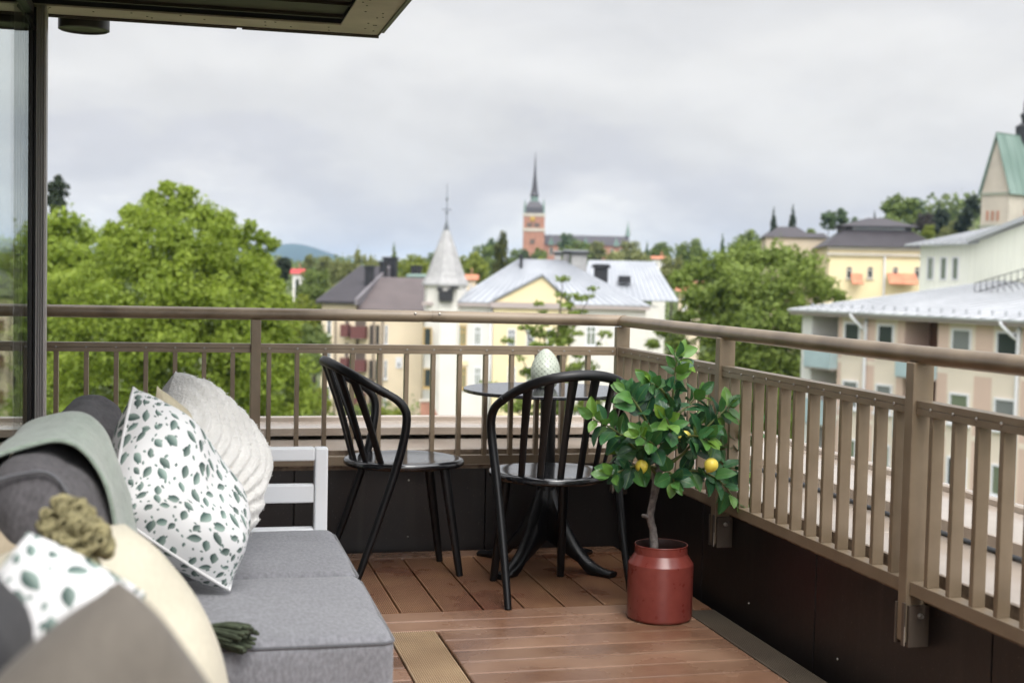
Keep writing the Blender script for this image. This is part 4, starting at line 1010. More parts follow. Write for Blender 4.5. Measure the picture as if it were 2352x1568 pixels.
# side wall running towards the camera
q1=atD(2352,560,60)
d=T2.o.xy+Vector((0,0)); e=T2.ex; nn=Vector((-e.y,e.x)); rel=Vector((q1.x,q1.y))-T2.o.xy; lx,ly=rel.dot(e),rel.dot(nn)
mb=MB(); mb.prism([(W2+.002,-.001,zb),(W2+.002,-.001,zt),(lx*1.25,ly*1.25,zt+1.2),(lx*1.25,ly*1.25,zb)],(.3,.3,0))
for i in range(22):
    t=i/22; a=Vector((W2,0,0)).lerp(Vector((lx*1.25,ly*1.25,0)),t); mb.box(a.x-.03,a.x+.02,a.y-.04,a.y+.02,zb+.1,zt+1.1*t)
T2.part('side_wall',mb,M_PENT)
for px in (2130,2160,2187):
    xa,za=T2.xz(px,643); xb,zc=T2.xz(px+17,590); T2.win(xa,za,xb-xa,zc-za,pm=M_PANEG,t=.06,sill=False)
mb=MB(); x0_=T2.xz(2095,565)[0]
seamroof(mb,(x0_,-.5,zt+.0),(W2+.4,-.5,zt+.02),(W2+5.5,5,zt+1.55),(x0_+3.6,5,zt+1.5),10)
mb.prism([(W2+.35,-.55,zt+.02),(W2+.35,-.55,zt+.22),(lx*1.25+.3,ly*1.25-.2,zt+1.65),(lx*1.25+.3,ly*1.25-.2,zt+1.45)],(.4,2.4,.3))
T2.part('roof',mb,[M_METALP,M_SEAMP])
rz_=root('roof_walkway','black metal snow guard walkway on the grey sheet metal roof, by the boarded storey','walkway',atD(2290,655,57.5))
c=rz_.location; mb=MB(); a=atD(2238,672,60)-c; b=atD(2352,640,56.5)-c
for dz in (0,.42): mb.tube([a+Vector((0,0,dz)),b+Vector((0,0,dz))],.02,6)
for i in range(9):
    p=a.lerp(b,i/8); mb.tube([p+Vector((0,0,-.2)),p+Vector((0,0,.43))],.018,6); mb.tube([p+Vector((.5,.1,-.3)),p+Vector((0,0,.1))],.018,6)
mb.build('guard_rail',M_IRON,rz_)
# ------------------------------------------------------------------ yellow gabled house with the white wings
o=atD(1040,693,116); ex=(xW.x,xW.y); ex=(.9708,-.2388)
B=Bld('gabled_house','white and yellow house with a yellow gable under a pale grey sheet metal roof','building',(o.x,o.y),ex)
X=lambda px,py=690,y=0: B.xz(px,py,y)[0]
Z=lambda px,py,y=0: B.xz(px,py,y)[1]
ez=Z(1100,694); xl,xr=X(978,700),X(1484,692)
mb=MB(); mb.box(xl,xr,0,13,G0,ez-.05); mb.box(X(1330),X(1552),13.01,24,G0,ez-.3); B.part('wall',mb,M_WHITEW)
g0,g1=X(1131,700,-.5),X(1312,700,-.5); gz=Z(1130,693,-.5); gt=Z(1250,632,-.5); ga=X(1246,640,-.5)
mb=MB(); mb.box(g0+.1,g1-.1,-.5,-.001,G0,gz-.5); mb.prism([(g0+.15,-.5,gz),(g1-.15,-.5,gz),(ga,-.5,gt-.12)],(0,.4,0)); B.part('yellow_bay',mb,M_YEL)
mb=MB(); mb.box(g0-.2,g1+.2,-.75,-.001,gz-.49,gz-.02); mb.box(xl-.3,g0-.21,-.45,-.001,ez-.35,ez-.06); mb.box(g1+.21,xr+.3,-.45,-.001,ez-.35,ez-.06); B.part('cornice',mb,M_SOFF)
rl,rr2=X(1192,597,5),X(1290,599,5); rz1=Z(1240,596,5)
mb=MB()
seamroof(mb,(xl+2.2,-.5,ez),(xr+.4,-.5,ez),(rr2,5,rz1),(rl,5,rz1),26,th=.12)
seamroof(mb,(xr+.4,-.5,ez),(xr+.4,13,ez),(rr2,5.01,rz1),(rr2,5,rz1),12); seamroof(mb,(xl+2.2,13,ez),(xl+2.2,-.5,ez),(rl,5,rz1),(rl,5.01,rz1),12)
seamroof(mb,(xr+.4,13,ez),(xl+2.2,13,ez),(rl,5.01,rz1),(rr2,5.01,rz1),12)
# gable roof running back into the main slope
seamroof(mb,(g0-.25,3.4,gz+.02),(g0-.25,-.72,gz+.02),(ga,-.72,gt+.06),(ga,3.9,gt+.06),6); seamroof(mb,(g1+.25,-.72,gz+.02),(g1+.25,3.4,gz+.02),(ga,3.9,gt+.06),(ga,-.72,gt+.06),6)
wl,wr,wz=X(1352,598,18),X(1502,599,18),Z(1430,599,18)
we0,we1=X(1330,690,13),X(1558,684,13); wez=Z(1500,690,13)
seamroof(mb,(we0,12.6,wez),(we1,12.6,wez),(wr,18,wz),(wl,18,wz),18); seamroof(mb,(we1,12.6,wez),(we1,24,wez),(wr,18.01,wz),(wr,18,wz),8)
B.part('roof',mb,[M_METAL,M_SEAM])
def chimney(px0,px1,pyt,pyb,y,m,cap=None,neck=None):
    a,b=X(px0,pyt,y),X(px1,pyt,y); zt_,zb_=Z(px0,pyt,y),Z(px0,pyb,y); mb=MB(); d=min(1.6,(b-a))
    w=(b-a)
    mb.box(a+.12*w,b-.12*w,y,y+d,zb_-.4,zt_-.35,0); mb.box(a,b,y-.12*w,y+d+.12*w,zt_-.349,zt_-.12,1); mb.box(a+.06*w,b-.06*w,y-.06*w,y+d,zt_-.119,zt_,1 if not cap else 2)
    return B.part('chimney',mb,[m,M_BLACK,cap or M_BLACK])
chimney(1197-4,1197+5,584,608,3.8,M_BLACK); chimney(1272,1291,576,606,5.0,M_SHINGLE,M_METAL); chimney(1292,1312,573,603,6.0,M_SHINGLE,M_METAL); chimney(1308,1354,574,616,4.6,M_SHINGLE,M_METAL); chimney(1362,1402,606,646,3.2,M_BLACK); chimney(1212,1220,590,606,5.2,M_BLACK)
mb=MB(); a,za=B.xz(1420,640,14.5); mb.box(a,a+1.2,14.2,14.8,za-.4,za+.3); B.part('roof_hatch',mb,M_BLACK)
for (p0_,p1_,row,fm,mu) in [(1006,1035,0,M_FRO,3),(1051,1072,0,M_FRO,2),(1006,1035,1,M_FRO,3),(1051,1072,1,M_FRO,2),(1345,1370,0,M_FRW,2),(1410,1435,0,M_FRW,2),(1345,1370,1,M_FRW,2),(1410,1435,1,M_FRW,2),(1088,1106,0,M_FRW,2),(1088,1106,1,M_FRW,2)]:
    yt,yb=[(748,794),(842,892)][row]; xa,zb_=B.xz(p0_,yb); xb,zt_=B.xz(p1_,yt); B.win(xa,zb_,xb-xa,zt_-zb_,fm=fm,mull=mu,bars=1,t=.13,pm=M_PANEG)
for (p0_,p1_,row) in [(1165,1185,0),(1208,1228,0),(1255,1275,0),(1165,1185,1),(1208,1228,1),(1255,1275,1)]:
    yt,yb=[(755,800),(842,890)][row]; xa,zb_=B.xz(p0_,yb,-.5); xb,zt_=B.xz(p1_,yt,-.5); B.win(xa,zb_,xb-xa,zt_-zb_,y=-.5,bars=1,mull=2,t=.1,pm=M_PANEB)
for (p0_,p1_,yt,yb) in [(1003,1038,735,745),(1048,1075,735,745),(1003,1038,828,838),(1048,1075,828,838)]:
    xa,zb_=B.xz(p0_,yb); xb,zt_=B.xz(p1_,yt); mb=MB(); mb.box(xa,xb,-.1,-.0,zb_,zt_); B.part('window_hood',mb,M_YEL)
for px in (1041,1128): 
    xa=X(px,750); mb=MB(); mb.tube([(xa,-.14,ez-.3),(xa,-.14,G0)],.12,8); B.part('downpipe',mb,M_FRW,smooth=True)
mb=MB(); xa,za=B.xz(1008,660,-1.0); xb,zb_=B.xz(1040,692,-1.0)
mb.box(xa,xb,-1.2,-.5,zb_,zb_+.9); mb.box(xa-.15,xa+.35,-1.25,-.55,zb_+.91,za); mb.box(xb-.45,xb+.1,-1.25,-.55,zb_+.91,za-.1); mb.box(xb-.2,xb+.5,-1.3,-.7,za-.05,za+.12)
B.part('iron_balcony',mb,M_IRON)
# corner turret
c=atD(1022,700,117.0)
tu=root('corner_turret','white corner turret with a pointed grey shingled spire and a tall finial','turret',(c.x,c.y,0))
s_=117.0/FP; zc=lambda py,px=1028: atD(px,py,117.0).z
mb=MB(); mb.lathe([(1.86,G0),(1.86,zc(662)),(2.0,zc(656)),(1.95,zc(653))],8,phase=.39); mb.build('turret_wall',M_WHITEW,tu)
mb=MB(); R0=54*s_
mb.lathe([(R0*1.03,zc(655)),(R0*1.02,zc(651)),(R0*.86,zc(636)),(R0*.70,zc(612)),(R0*.44,zc(572)),(R0*.14,zc(530)),(.05,zc(517))],8,phase=.39); mb.build('spire',M_SHINGLE,tu)
mb=MB(); mb.lathe([(.30,zc(533)),(.22,zc(524)),(.10,zc(513)),(.045,zc(505)),(.04,zc(492)),(.16,zc(489)),(.04,zc(486)),(.035,zc(462)),(.14,zc(458)),(.03,zc(454)),(.02,zc(425)),(0,zc(420))],10); mb.box(-.4,.4,-.03,.03,zc(483),zc(481)); mb.build('finial',mat('dark_lead',(.09,.10,.11),.5),tu)
for px,yt,yb in [(979,752,795),(979,846,890)]:
    pt=atD(px+3,yb,115.2)-Vector((c.x,c.y,0)); h=(yb-yt)*s_; mb=MB(); mb.box(-.38,.38,-.05,.05,0,h); mb.box(-.5,.5,-.12,.04,-.12,-.01); w_=mb.build('window',M_FRO,tu,loc=pt); w_.rotation_euler[2]=R_(-20)
    mb=MB(); mb.box(-.26,.26,-.065,-.055,.1,h-.1); mb.build('pane',M_PANE,w_)
# ------------------------------------------------------------------ brown roofed house with balconies
o=atD(740,690,123)
B=Bld('balcony_house','cream apartment house with brown roofs and dark red balconies, left of the white turret','building',(o.x,o.y),(.93,-.36))
X=lambda px,py=700,y=0: B.xz(px,py,y)[0]
Z=lambda px,py,y=0: B.xz(px,py,y)[1]
u1,u2=X(818),X(972); e1=Z(742,691); e2=Z(900,712)
mb=MB(); mb.box(0,u1,0,17,G0,e1-.02); mb.box(u1+.3,u2,.02,13,G0,e2-.02); B.part('wall',mb,M_CREAMW)
y1=15; 
rx,rzz=B.xz(925,612,y1); fx,_=B.xz(940,612,y1)
mb=MB(); seamroof(mb,(-.5,-.6,e1),(u1,-.6,e1),(u1,y1,rzz),(-.2,y1,rzz),12,th=.25); seamroof(mb,(u1,y1+8,e1),(-.5,y1+8,e1),(-.2,y1,rzz),(u1,y1,rzz),8)
B.part('dark_roof',mb,[M_DROOF,M_DROOF])
mb=MB(); mb.prism([(u1+.001,-.6,e1-.3),(u1+.001,-.6,e1+.25),(u1+.001,y1,rzz+.5),(u1+.001,y1+1.5,rzz+.2),(u1+.001,y1+1.5,e1-.3)],(.28,0,0)); 
for i in range(12): y=.4+1.2*i; z=e1+.1+(rzz-e1)*(y+.6)/(y1+.6); mb.box(u1+.281,u1+.31,y,y+.1,z-.9,z+.1,1)
B.part('fire_wall',mb,[mat('grey_fire_wall_sheet',(.17,.155,.165),.5,var=.1),M_SEAM])
r2=Z(960,638,8.5)
mb=MB(); seamroof(mb,(u1+.3,-.5,e2),(u2+.3,-.5,e2),(u2+.3,8.5,r2),(u1+.3,8.5,r2),20,th=.15,sh=.02); seamroof(mb,(u2+.3,15,e2),(u1+.3,15,e2),(u1+.3,8.5,r2),(u2+.3,8.5,r2),6); B.part('brown_roof',mb,[M_BROOF,M_BROOF])
for (a,b,t_,bt,yy) in [(838,853,610,640,6),(872,884,600,628,10),(880,908,590,622,13)]:
    xa=X(a,t_,yy); xb=X(b,t_,yy); mb=MB(); mb.box(xa,xb,yy,yy+1.3,Z(a,bt,yy)-1,Z(a,t_+5,yy)); mb.box(xa-.1,xb+.1,yy-.1,yy+1.4,Z(a,t_+5,yy)+.001,Z(a,t_,yy)); B.part('chimney',mb,M_BLACK)
for px0,px1,top in [(790,806,718),(813,845,722)]:
    for k in range(4):
        xa,xb=X(px0),X(px1); zt_=Z(px0,top+26+k*76); mb=MB(); mb.box(xa,xb,-1.1,0.0,zt_-1.15,zt_-1.0); f=B.part('balcony',mb,M_WHITEW)
        mb=MB(); mb.box(xa,xb,-1.14,-1.101,zt_-1.12,zt_); mb.box(xa-.04,xa-.001,-1.1,-.02,zt_-1.12,zt_); mb.box(xb+.001,xb+.04,-1.1,-.02,zt_-1.12,zt_); mb.build('balcony_front',mat('dark_red_balcony_sheet',(.13,.045,.04),.6,var=.15) if k==0 and px0==790 else bpy.data.materials['dark_red_balcony_sheet'],f)
        mb=MB(); mb.box(xa+.15,xb-.15,-.012,.01,zt_-.9,zt_+1.3); mb.build('balcony_door',M_FRD,f)
        if k<3:
            pass
for k in range(4):
    for px0,px1 in ((850,858),(864,873),(885,892)):
        xa=X(px0); xb=X(px1); zb_=Z(px0,790+k*80); B.win(xa,zb_,xb-xa,1.75,fm=M_FRD if px0<880 else M_FRW,t=.08,bars=1)
for k in range(4):
    for px0,px1 in ((752,762),):
        xa=X(px0); xb=X(px1); zb_=Z(px0,770+k*76); B.win(xa,zb_,xb-xa,1.5,fm=M_FRW,t=.08,bars=1)
for px in (772,860,880): xa=X(px); mb=MB(); mb.tube([(xa,-.12,e2-.2),(xa,-.12,G0)],.08,8); B.part('downpipe',mb,M_FRD,smooth=True)
xa,za=B.xz(909,845); xb,zb_=B.xz(924,820); mb=MB(); mb.box(xa,xb,-.06,-.001,za,zb_); sg=B.part('wall_plaque',mb,M_FRW); mb=MB(); w=xb-xa; mb.prism([(xa+.3*w,-.07,za+.18*(zb_-za)),(xa+.7*w,-.07,za+.18*(zb_-za)),(xa+.5*w,-.07,za+.6*(zb_-za))],(0,.008,0)); mb.build('emblem',M_BLACK,sg)
# green copper dormer block behind it
o=atD(938,650,134); B=Bld('copper_house','small verdigris copper roof block with black chimneys behind the brown roof','building',(o.x,o.y),(.97,-.24))
w=B.xz(982,650)[0]; zt_=B.xz(940,629)[1]; mb=MB(); mb.box(0,w,0,4,G0,zt_-1.2); B.part('wall',mb,M_WHITEW)
mb=MB(); mb.box(-.2,w+.2,-.2,4.2,zt_-1.199,zt_-.2); mb.prism([(-.3,-.3,zt_-.199),(w+.3,-.3,zt_-.199),(w,0,zt_),(0,0,zt_)],(0,4,0)); B.part('roof',mb,M_COPPER)
for a,b in ((944,955),(957,967)):
    xa,xb=B.xz(a,620,1)[0],B.xz(b,620,1)[0]; mb=MB(); mb.box(xa,xb,1,2,zt_-.1,zt_+.75); mb.box(xa-.07,xb+.07,.9,2.1,zt_+.751,zt_+.9); B.part('chimney',mb,M_BLACK)
# ------------------------------------------------------------------ brick church on the hill
o=atD(1201,575,550); B=Bld('brick_church','red brick church with a tall dark spire and a long slate nave on the hill','church',(o.x,o.y),(.9708,-.2388))
X=lambda px,py=560,y=0: B.xz(px,py,y)[0]
Z=lambda px,py,y=0: B.xz(px,py,y)[1]
w=X(1250); base=tz(o.x,o.y)-3
mb=MB(); mb.box(0,w,0,w,base,Z(1225,492)); B.part('tower',mb,M_BRICK)
mb=MB(); mb.box(-.25,w+.25,-.25,w+.25,Z(1225,531),Z(1225,524)); mb.box(-.2,w+.2,-.2,w+.2,Z(1225,497),Z(1225,490)); B.part('stone_band',mb,M_STONE)
for k in range(2):
    xa=X([1216,1233][k]-7); mb=MB(); mb.box(xa,xa+2.2,-.15,.05,Z(1220,521),Z(1220,512)); B.part('belfry_opening',mb,M_FRD)
mb=MB(); xa=X(1217); mb.box(xa,xa+2,-.15,.05,Z(1217,560),Z(1217,549)); B.part('tower_window',mb,M_FRD)
cx_=w/2; zb_=Z(1225,490)
mb=MB(); ch_=[(w*.50,zb_),(w*.46,Z(1225,476)),(w*.33,Z(1225,468)),(w*.26,Z(1225,462))]
mb.lathe([(r*1.38,z) for r,z in ch_],4,c=(cx_,cx_,0),phase=math.pi/4); B.part('tower_roof',mb,M_DROOF)
mb=MB(); mb.lathe([(w*.20,Z(1225,463)),(w*.18,Z(1225,450)),(w*.22,Z(1225,448))],8,c=(cx_,cx_,0),phase=.39); 
for sx in (.06,.94):
    for sy in (.06,.94): mb.lathe([(w*.06,zb_),(w*.055,Z(1225,474)),(.01,Z(1225,455))],6,c=(w*sx,w*sy,0))
B.part('copper_lantern',mb,M_COPPER)
mb=MB(); mb.lathe([(w*.235,Z(1225,449)),(w*.17,Z(1225,440)),(w*.12,Z(1225,425)),(w*.07,Z(1225,400)),(w*.035,Z(1225,375)),(.12,Z(1225,352)),(0,Z(1225,344))],8,c=(cx_,cx_,0),phase=.39); B.part('spire',mb,M_DROOF)
mb=MB(); zc_=Z(1223,503); mb.lathe([(1.0,0),(1.0,.2),(.8,.25),(0,.25)],24); mb.v=[(x+X(1222),-z-.05,y+zc_) for x,y,z in mb.v]; B.part('clock_face',mb,M_GOLD)
n1=X(1446,550,4); ez_=Z(1300,562,2); rz_2=Z(1300,540,9)
mb=MB(); mb.box(w+.05,n1-.3,2,16,base,ez_); B.part('nave_wall',mb,M_BRICK)
mb=MB(); mb.prism([(w+.06,1.4,ez_),(w+.06,16.6,ez_),(w+.06,9,rz_2)],(n1-w,0,0)); 
B.part('nave_roof',mb,M_DROOF)
for px in (1266,1416,1345):
    xa=X(px,560,1.2); mb=MB(); mb.prism([(xa-1.3,.9,ez_-.2),(xa+1.3,.9,ez_-.2),(xa,.9,ez_+3.2)],(0,4,0)); B.part('roof_gablet',mb,M_COPPER)
for i in range(9):
    xa=X(1262+20*i,568,2); B.win(xa,ez_-4.6,1.6,3.4,y=2,fm=M_STONE,t=.25,sill=False)
mb=MB(); xa=X(1442,540,9); mb.lathe([(1.1,rz_2),(.8,rz_2+2),(.2,rz_2+5),(0,rz_2+7)],6,c=(xa,9,0)); B.part('roof_turret',mb,M_COPPER)
# ------------------------------------------------------------------ long yellow building with the dark mansard roof
o=atD(1905,568,135); B=Bld('mansard_building','yellow building with a dark double mansard roof and arched windows, behind the right hand trees','building',(o.x,o.y),(.93,-.36))
X=lambda px,py=560,y=0: B.xz(px,py,y)[0]
Z=lambda px,py,y=0: B.xz(px,py,y)[1]
w=X(2150); ez_=Z(2000,567); mb=MB(); mb.box(0,w,0,14,G0,ez_-.02); B.part('wall',mb,M_YEL)
mb=MB(); mb.box(-.25,w+.2,-.25,-.001,Z(2000,588),Z(2000,581)); mb.box(-.2,w+.2,-.2,-.002,ez_-.35,ez_-.021); B.part('cornice',mb,M_STONE)
def frust(mb,x0,x1,y0,y1,z0,X0,X1,Y0,Y1,z1,mi=0):
    vs=[(x0,y0,z0),(x1,y0,z0),(x1,y1,z0),(x0,y1,z0),(X0,Y0,z1),(X1,Y0,z1),(X1,Y1,z1),(X0,Y1,z1)]; mb.add(vs,[(3,2,1,0),(4,5,6,7),(0,1,5,4),(1,2,6,5),(2,3,7,6),(3,0,4,7)],mi)
z1_=Z(2000,531,3.2); z2=Z(2000,520,3.4); z3=Z(2000,501,7)
mb=MB(); frust(mb,-.5,w+.5,-.5,14.5,ez_,1.8,w-1.8,3.0,11,z1_)
for i in range(40): 
    t=i/40; a=Vector((-.5+(w+1)*t,-.5,ez_+.02)); b=Vector((1.8+(w-3.6)*t,3.0,z1_+.02)); mb.tube([a,b],.05,4)
frust(mb,1.2,w-1.2,2.7,11.4,z2,4.6,w-4.2,6.5,8,z3); B.part('mansard_roof',mb,M_DROOF)
mb=MB(); mb.box(1.9,w-1.9,3.2,10.9,z1_,z2); f=B.part('clerestory',mb,M_BLACK)
for i in range(8): xa=2.6+(w-5.2)*i/8; mb=MB(); mb.box(xa,xa+.7,3.15,3.199,z1_+.1,z2-.08); mb.build('clerestory_light',M_PANEB,f)
for px in (1950,1998,2056,2106): xa,za=B.xz(px-7,640); xb,zb_=B.xz(px+8,612); B.win(xa,za,xb-xa,zb_-za-.3,arch=(xb-xa)*.45,fm=M_STONE,t=.12)
xa=X(2033); mb=MB(); mb.tube([(xa,-.15,Z(2033,585)),(xa,-.15,G0)],.1,8); B.part('downpipe',mb,M_FRW)
for a,b in ((1957,1984),(2042,2108)):
    xa,za=B.xz(a,650,-1.4); xb,zb_=B.xz(b,628,-1.2); mb=MB(); mb.prism([(xa,-1.6,za),(xb,-1.6,za),(xb,-.02,zb_),(xa,-.02,zb_)],(0,0,-.12)); B.part('awning',mb,M_ORANGE)
o=atD(1760,545,150); B=Bld('dark_roofed_hall','low hall with a flat dark roof, left of the dark mansard roof','building',(o.x,o.y),(.93,-.36))
w=B.xz(1898,545)[0]; zt_=B.xz(1800,518)[1]; mb=MB(); mb.box(0,w,0,10,G0,zt_-1.3); B.part('wall',mb,M_BEIGE); mb=MB(); frust(mb,-.3,w+.3,-.3,10.3,zt_-1.299,.2,w-.2,1,9,zt_-.75); frust(mb,.6,w-2,1.2,8.8,zt_-.749,1.5,w-3,3,7,zt_); B.part('roof',mb,M_DROOF)
# ------------------------------------------------------------------ copper roofed church gable at the right edge
o=atD(2252,520,150); B=Bld('copper_roofed_church','pale stone church gable with a steep green copper roof at the far right edge','church',(o.x,o.y),(.40,-.917))
X=lambda px,py=440,y=0: B.xz(px,py,y)[0]
Z=lambda px,py,y=0: B.xz(px,py,y)[1]
w=X(2318); ez_=Z(2255,440); az=Z(2297,303); ax=X(2297,303)
Lr=22
mb=MB(); mb.box(0,w,.0,Lr,G0,ez_); mb.prism([(0.02,.02,ez_),(w-.02,.02,ez_),(w/2,.02,az-.5)],(0,Lr-.1,0)); 
B.part('wall',mb,M_STONE)
e=B.ex; 
mb=MB(); seamroof(mb,(-.35,-.3,ez_-.4),(-.35,Lr,ez_-.4),(w/2,Lr,az),(w/2,-.3,az),10); seamroof(mb,(w+.35,Lr,ez_-.4),(w+.35,-.3,ez_-.4),(w/2,-.3,az),(w/2,Lr,az),16); B.part('roof',mb,[M_COPPER,M_COPPER])
mb=MB(); mb.box(-.12,w+.12,-.12,-.001,ez_-.45,ez_-.15); M_MOSSY=mat('mossy_stone_band',(.30,.32,.26),.8); B.part('stone_band',mb,M_MOSSY); mb=MB(); mb.box(-.15,w+.15,-.15,-.001,Z(2255,522),Z(2255,517)); B.part('stone_band',mb,M_MOSSY)
for px in (2268,2280,2292): xa,za=B.xz(px-3,507); xb,zb_=B.xz(px+3,484); B.win(xa,za,xb-xa,zb_-za,fm=M_BRICK,pm=M_FRD,t=.15,sill=False)
mb=MB(); mb.box(w+.001,w+.05,3,4.2,Z(2255,500),Z(2255,480)); B.part('side_window',mb,M_BRICK)
mb=MB(); yy=.5
def _px(p):
    d=Vector(p)-EYE; c=Vector((d.x*xW.x+d.y*yW.x+d.z*zW.x,d.x*xW.y+d.y*yW.y+d.z*zW.y,d.x*xW.z+d.y*yW.z+d.z*zW.z)); return CX+FP*c.x/c.z
while yy<20 and _px((B.o.x+B.ex.x*w/2-B.ex.y*yy,B.o.y+B.ex.y*w/2+B.ex.x*yy,az))<2352: yy+=.1
mb.lathe([(.9,az-.9),(1.0,az+.9),(1.05,az+1.0),(.35,az+1.5),(.45,az+2.1),(.6,az+2.3),(.25,az+2.7),(.2,az+3.6),(.06,az+4.4),(.03,az+7)],8,c=(w/2,yy,0)); B.part('roof_turret',mb,M_IRON)
# ------------------------------------------------------------------ small roofs among the trees
def cottage(label,px0,px1,pyt,pye,pyb,dep,wm,rm):
    o=atD(px0,pyb,dep); B=Bld('small_house',label,'house',(o.x,o.y),(.95,-.3)); w=B.xz(px1,pyb)[0]; zt_=B.xz(px0,pyt)[1]; ze=B.xz(px0,pye)[1]
    g=tz(o.x,o.y)-2; mb=MB(); mb.box(0,w,0,w*.8,g,ze); B.part('wall',mb,wm)
    mb=MB(); mb.prism([(-.3,-.3,ze),(-.3,w*.8+.3,ze),(-.3,w*.4,zt_)],(w+.6,0,0)); B.part('roof',mb,rm)
    for k in (.25,.65): B.win(w*k-.1,ze-1.6,w*.16,1.1,t=.08)
    mb=MB(); mb.box(w*.6,w*.7,w*.4,w*.5,zt_-.4,zt_+.7); B.part('chimney',mb,M_BRICK)
cottage('small white house with a bright red roof among the trees, left',672,694,617,628,645,165,M_WHITEW,mat('bright_red_roof',(.42,.05,.05),.7,var=.1))
cottage('orange tiled roof beside the white turret',1062,1092,630,642,660,150,M_CREAMW,M_ORANGE)
cottage('orange tiled roof half hidden behind the middle tree',1560,1608,645,668,690,110,M_CREAMW,M_ORANGE)
cottage('distant orange roofed house on the wooded hill',2178,2200,483,491,503,300,M_CREAMW,M_ORANGE)
cottage('pale orange roofed house at the wood edge, behind the white wing',1500,1530,588,594,610,190,M_WHITEW,M_ORANGE)
# brick terrace wall by the street
o=atD(965,968,107.5); B=Bld('brick_garden_wall','low red brick stair wall in front of the white house','wall',(o.x,o.y),(.97,-.24))
w=B.xz(1030,968)[0]; zt_=B.xz(975,922)[1]; mb=MB(); mb.prism([(0,0,G0),(0,0,zt_),(w*.35,0,zt_),(w*1.3,0,G0+.1),(w*1.3,0,G0)],(0,.6,0)); B.part('wall_face',mb,M_BRICK)
mb=MB(); mb.box(-.1,w*.36,-.08,.68,zt_+.001,zt_+.12); B.part('wall_cap',mb,M_STONE)
# ================================================================== trees
def leafcloud(clumps,n,size,seed,up=.35,flat=0.0,shell=(.62,1.06),asp=.55):
    """numpy arrays of leaf faces: clumps = [(x,y,z,rx,ry,rz)]; leaves lie through each clump's outer part"""
    g=np.random.default_rng(seed); c=np.array(clumps,dtype=np.float64)
    wt=(c[:,3]*c[:,5]); wt/=wt.sum(); k=g.choice(len(c),n,p=wt)
    d=g.normal(size=(n,3)); d/=np.linalg.norm(d,axis=1)[:,None]
    rad=g.uniform(shell[0],shell[1],n)[:,None]
    # ragged surface of each clump
    rag=1+.16*np.sin(d[:,:1]*7+k[:,None])+.14*np.sin(d[:,1:2]*9+2*k[:,None])+.12*np.sin(d[:,2:]*8+3*k[:,None])
    p=c[k,:3]+d*c[k,3:6]*rad*rag
    nr=d*.8+g.normal(size=(n,3))*.75; nr[:,2]+=up; nr/=np.linalg.norm(nr,axis=1)[:,None]
    t=np.cross(nr,g.normal(size=(n,3))); t/=np.linalg.norm(t,axis=1)[:,None]; b=np.cross(nr,t)
    s=(size*g.uniform(.6,1.35,n))[:,None]; h=g.uniform(.1,.3,n)[:,None]*s
    v=np.stack([p-t*s,p+b*s*asp+nr*h*.4,p+t*s-nr*h*.3,p-b*s*asp+nr*h*.4],1)
    return v.reshape(-1,3)
def quads(name,V,m,par=None,loc=None):
    n=len(V)//4; me=bpy.data.meshes.new(name); me.vertices.add(len(V)); me.vertices.foreach_set('co',V.astype(np.float32).ravel())
    me.loops.add(4*n); me.loops.foreach_set('vertex_index',np.arange(4*n,dtype=np.int32)); me.polygons.add(n); me.polygons.foreach_set('loop_start',np.arange(0,4*n,4,dtype=np.int32))
    try: me.polygons.foreach_set('loop_total',np.full(n,4,dtype=np.int32))
    except Exception: pass
    me.materials.append(m); me.update(calc_edges=True); me.validate()
    o=bpy.data.objects.new(name,me); COL.objects.link(o)
    if par: o.parent=par
    if loc: o.location=loc
    return o
ML_LIME=leafmat('lime_leaves',(.155,.225,.022),(.345,.43,.062),trans=.5,scale=.45)
ML_MID=leafmat('maple_leaves',(.115,.17,.027),(.285,.36,.08),trans=.45,scale=.4)
ML_OLIVE=leafmat('willow_leaves',(.15,.165,.05),(.33,.345,.13),trans=.4,scale=.3)
ML_GREEN=leafmat('birch_leaves',(.09,.135,.03),(.25,.31,.08),trans=.4,scale=.3)
ML_BRIGHT=leafmat('bright_leaves',(.13,.17,.02),(.36,.40,.06),trans=.45,scale=.3)
ML_DARK=leafmat('spruce_needles',(.014,.026,.014),(.050,.066,.030),trans=.1,scale=.3)
ML_THUJA=leafmat('oak_column_leaves',(.035,.045,.008),(.10,.105,.022),trans=.2,scale=.4)
ML_BLUE=leafmat('distant_leaves',(.07,.12,.055),(.19,.25,.11),trans=.35,scale=.2)
ML_PURPLE=leafmat('copper_beech_leaves',(.028,.022,.020),(.07,.055,.04),trans=.15,scale=.3)
M_TRUNK=mat('tree_bark',(.045,.036,.028),.9,var=.3,scale=6,bump=.5,bscale=20)
def trunk(par,h0,h1,r,limbs=(),lean=(0,0)):
    mb=MB(); n=6; pts=[Vector((lean[0]*t*t,lean[1]*t*t,h0+(h1-h0)*t)) for t in [i/n for i in range(n+1)]]
    mb.tube(pts,[r*(1.25-.3*min(1,t*4))*(1-.75*t) for t in [i/n for i in range(n+1)]],9,smooth=2)
    for L in limbs:
        e=Vector(L); t=min(.95,max(.12,(e.z-(h1-h0)*.28-h0)/(h1-h0))); s=Vector((lean[0]*t*t,lean[1]*t*t,h0+(h1-h0)*t)); m=s.lerp(e,.5)+Vector((0,0,.12*(e-s).length))
        mb.tube([s,m,e],[r*.42*(1-.5*t),r*.26,r*.06],6,smooth=4)
    return mb.build('trunk',M_TRUNK,par,smooth=True)
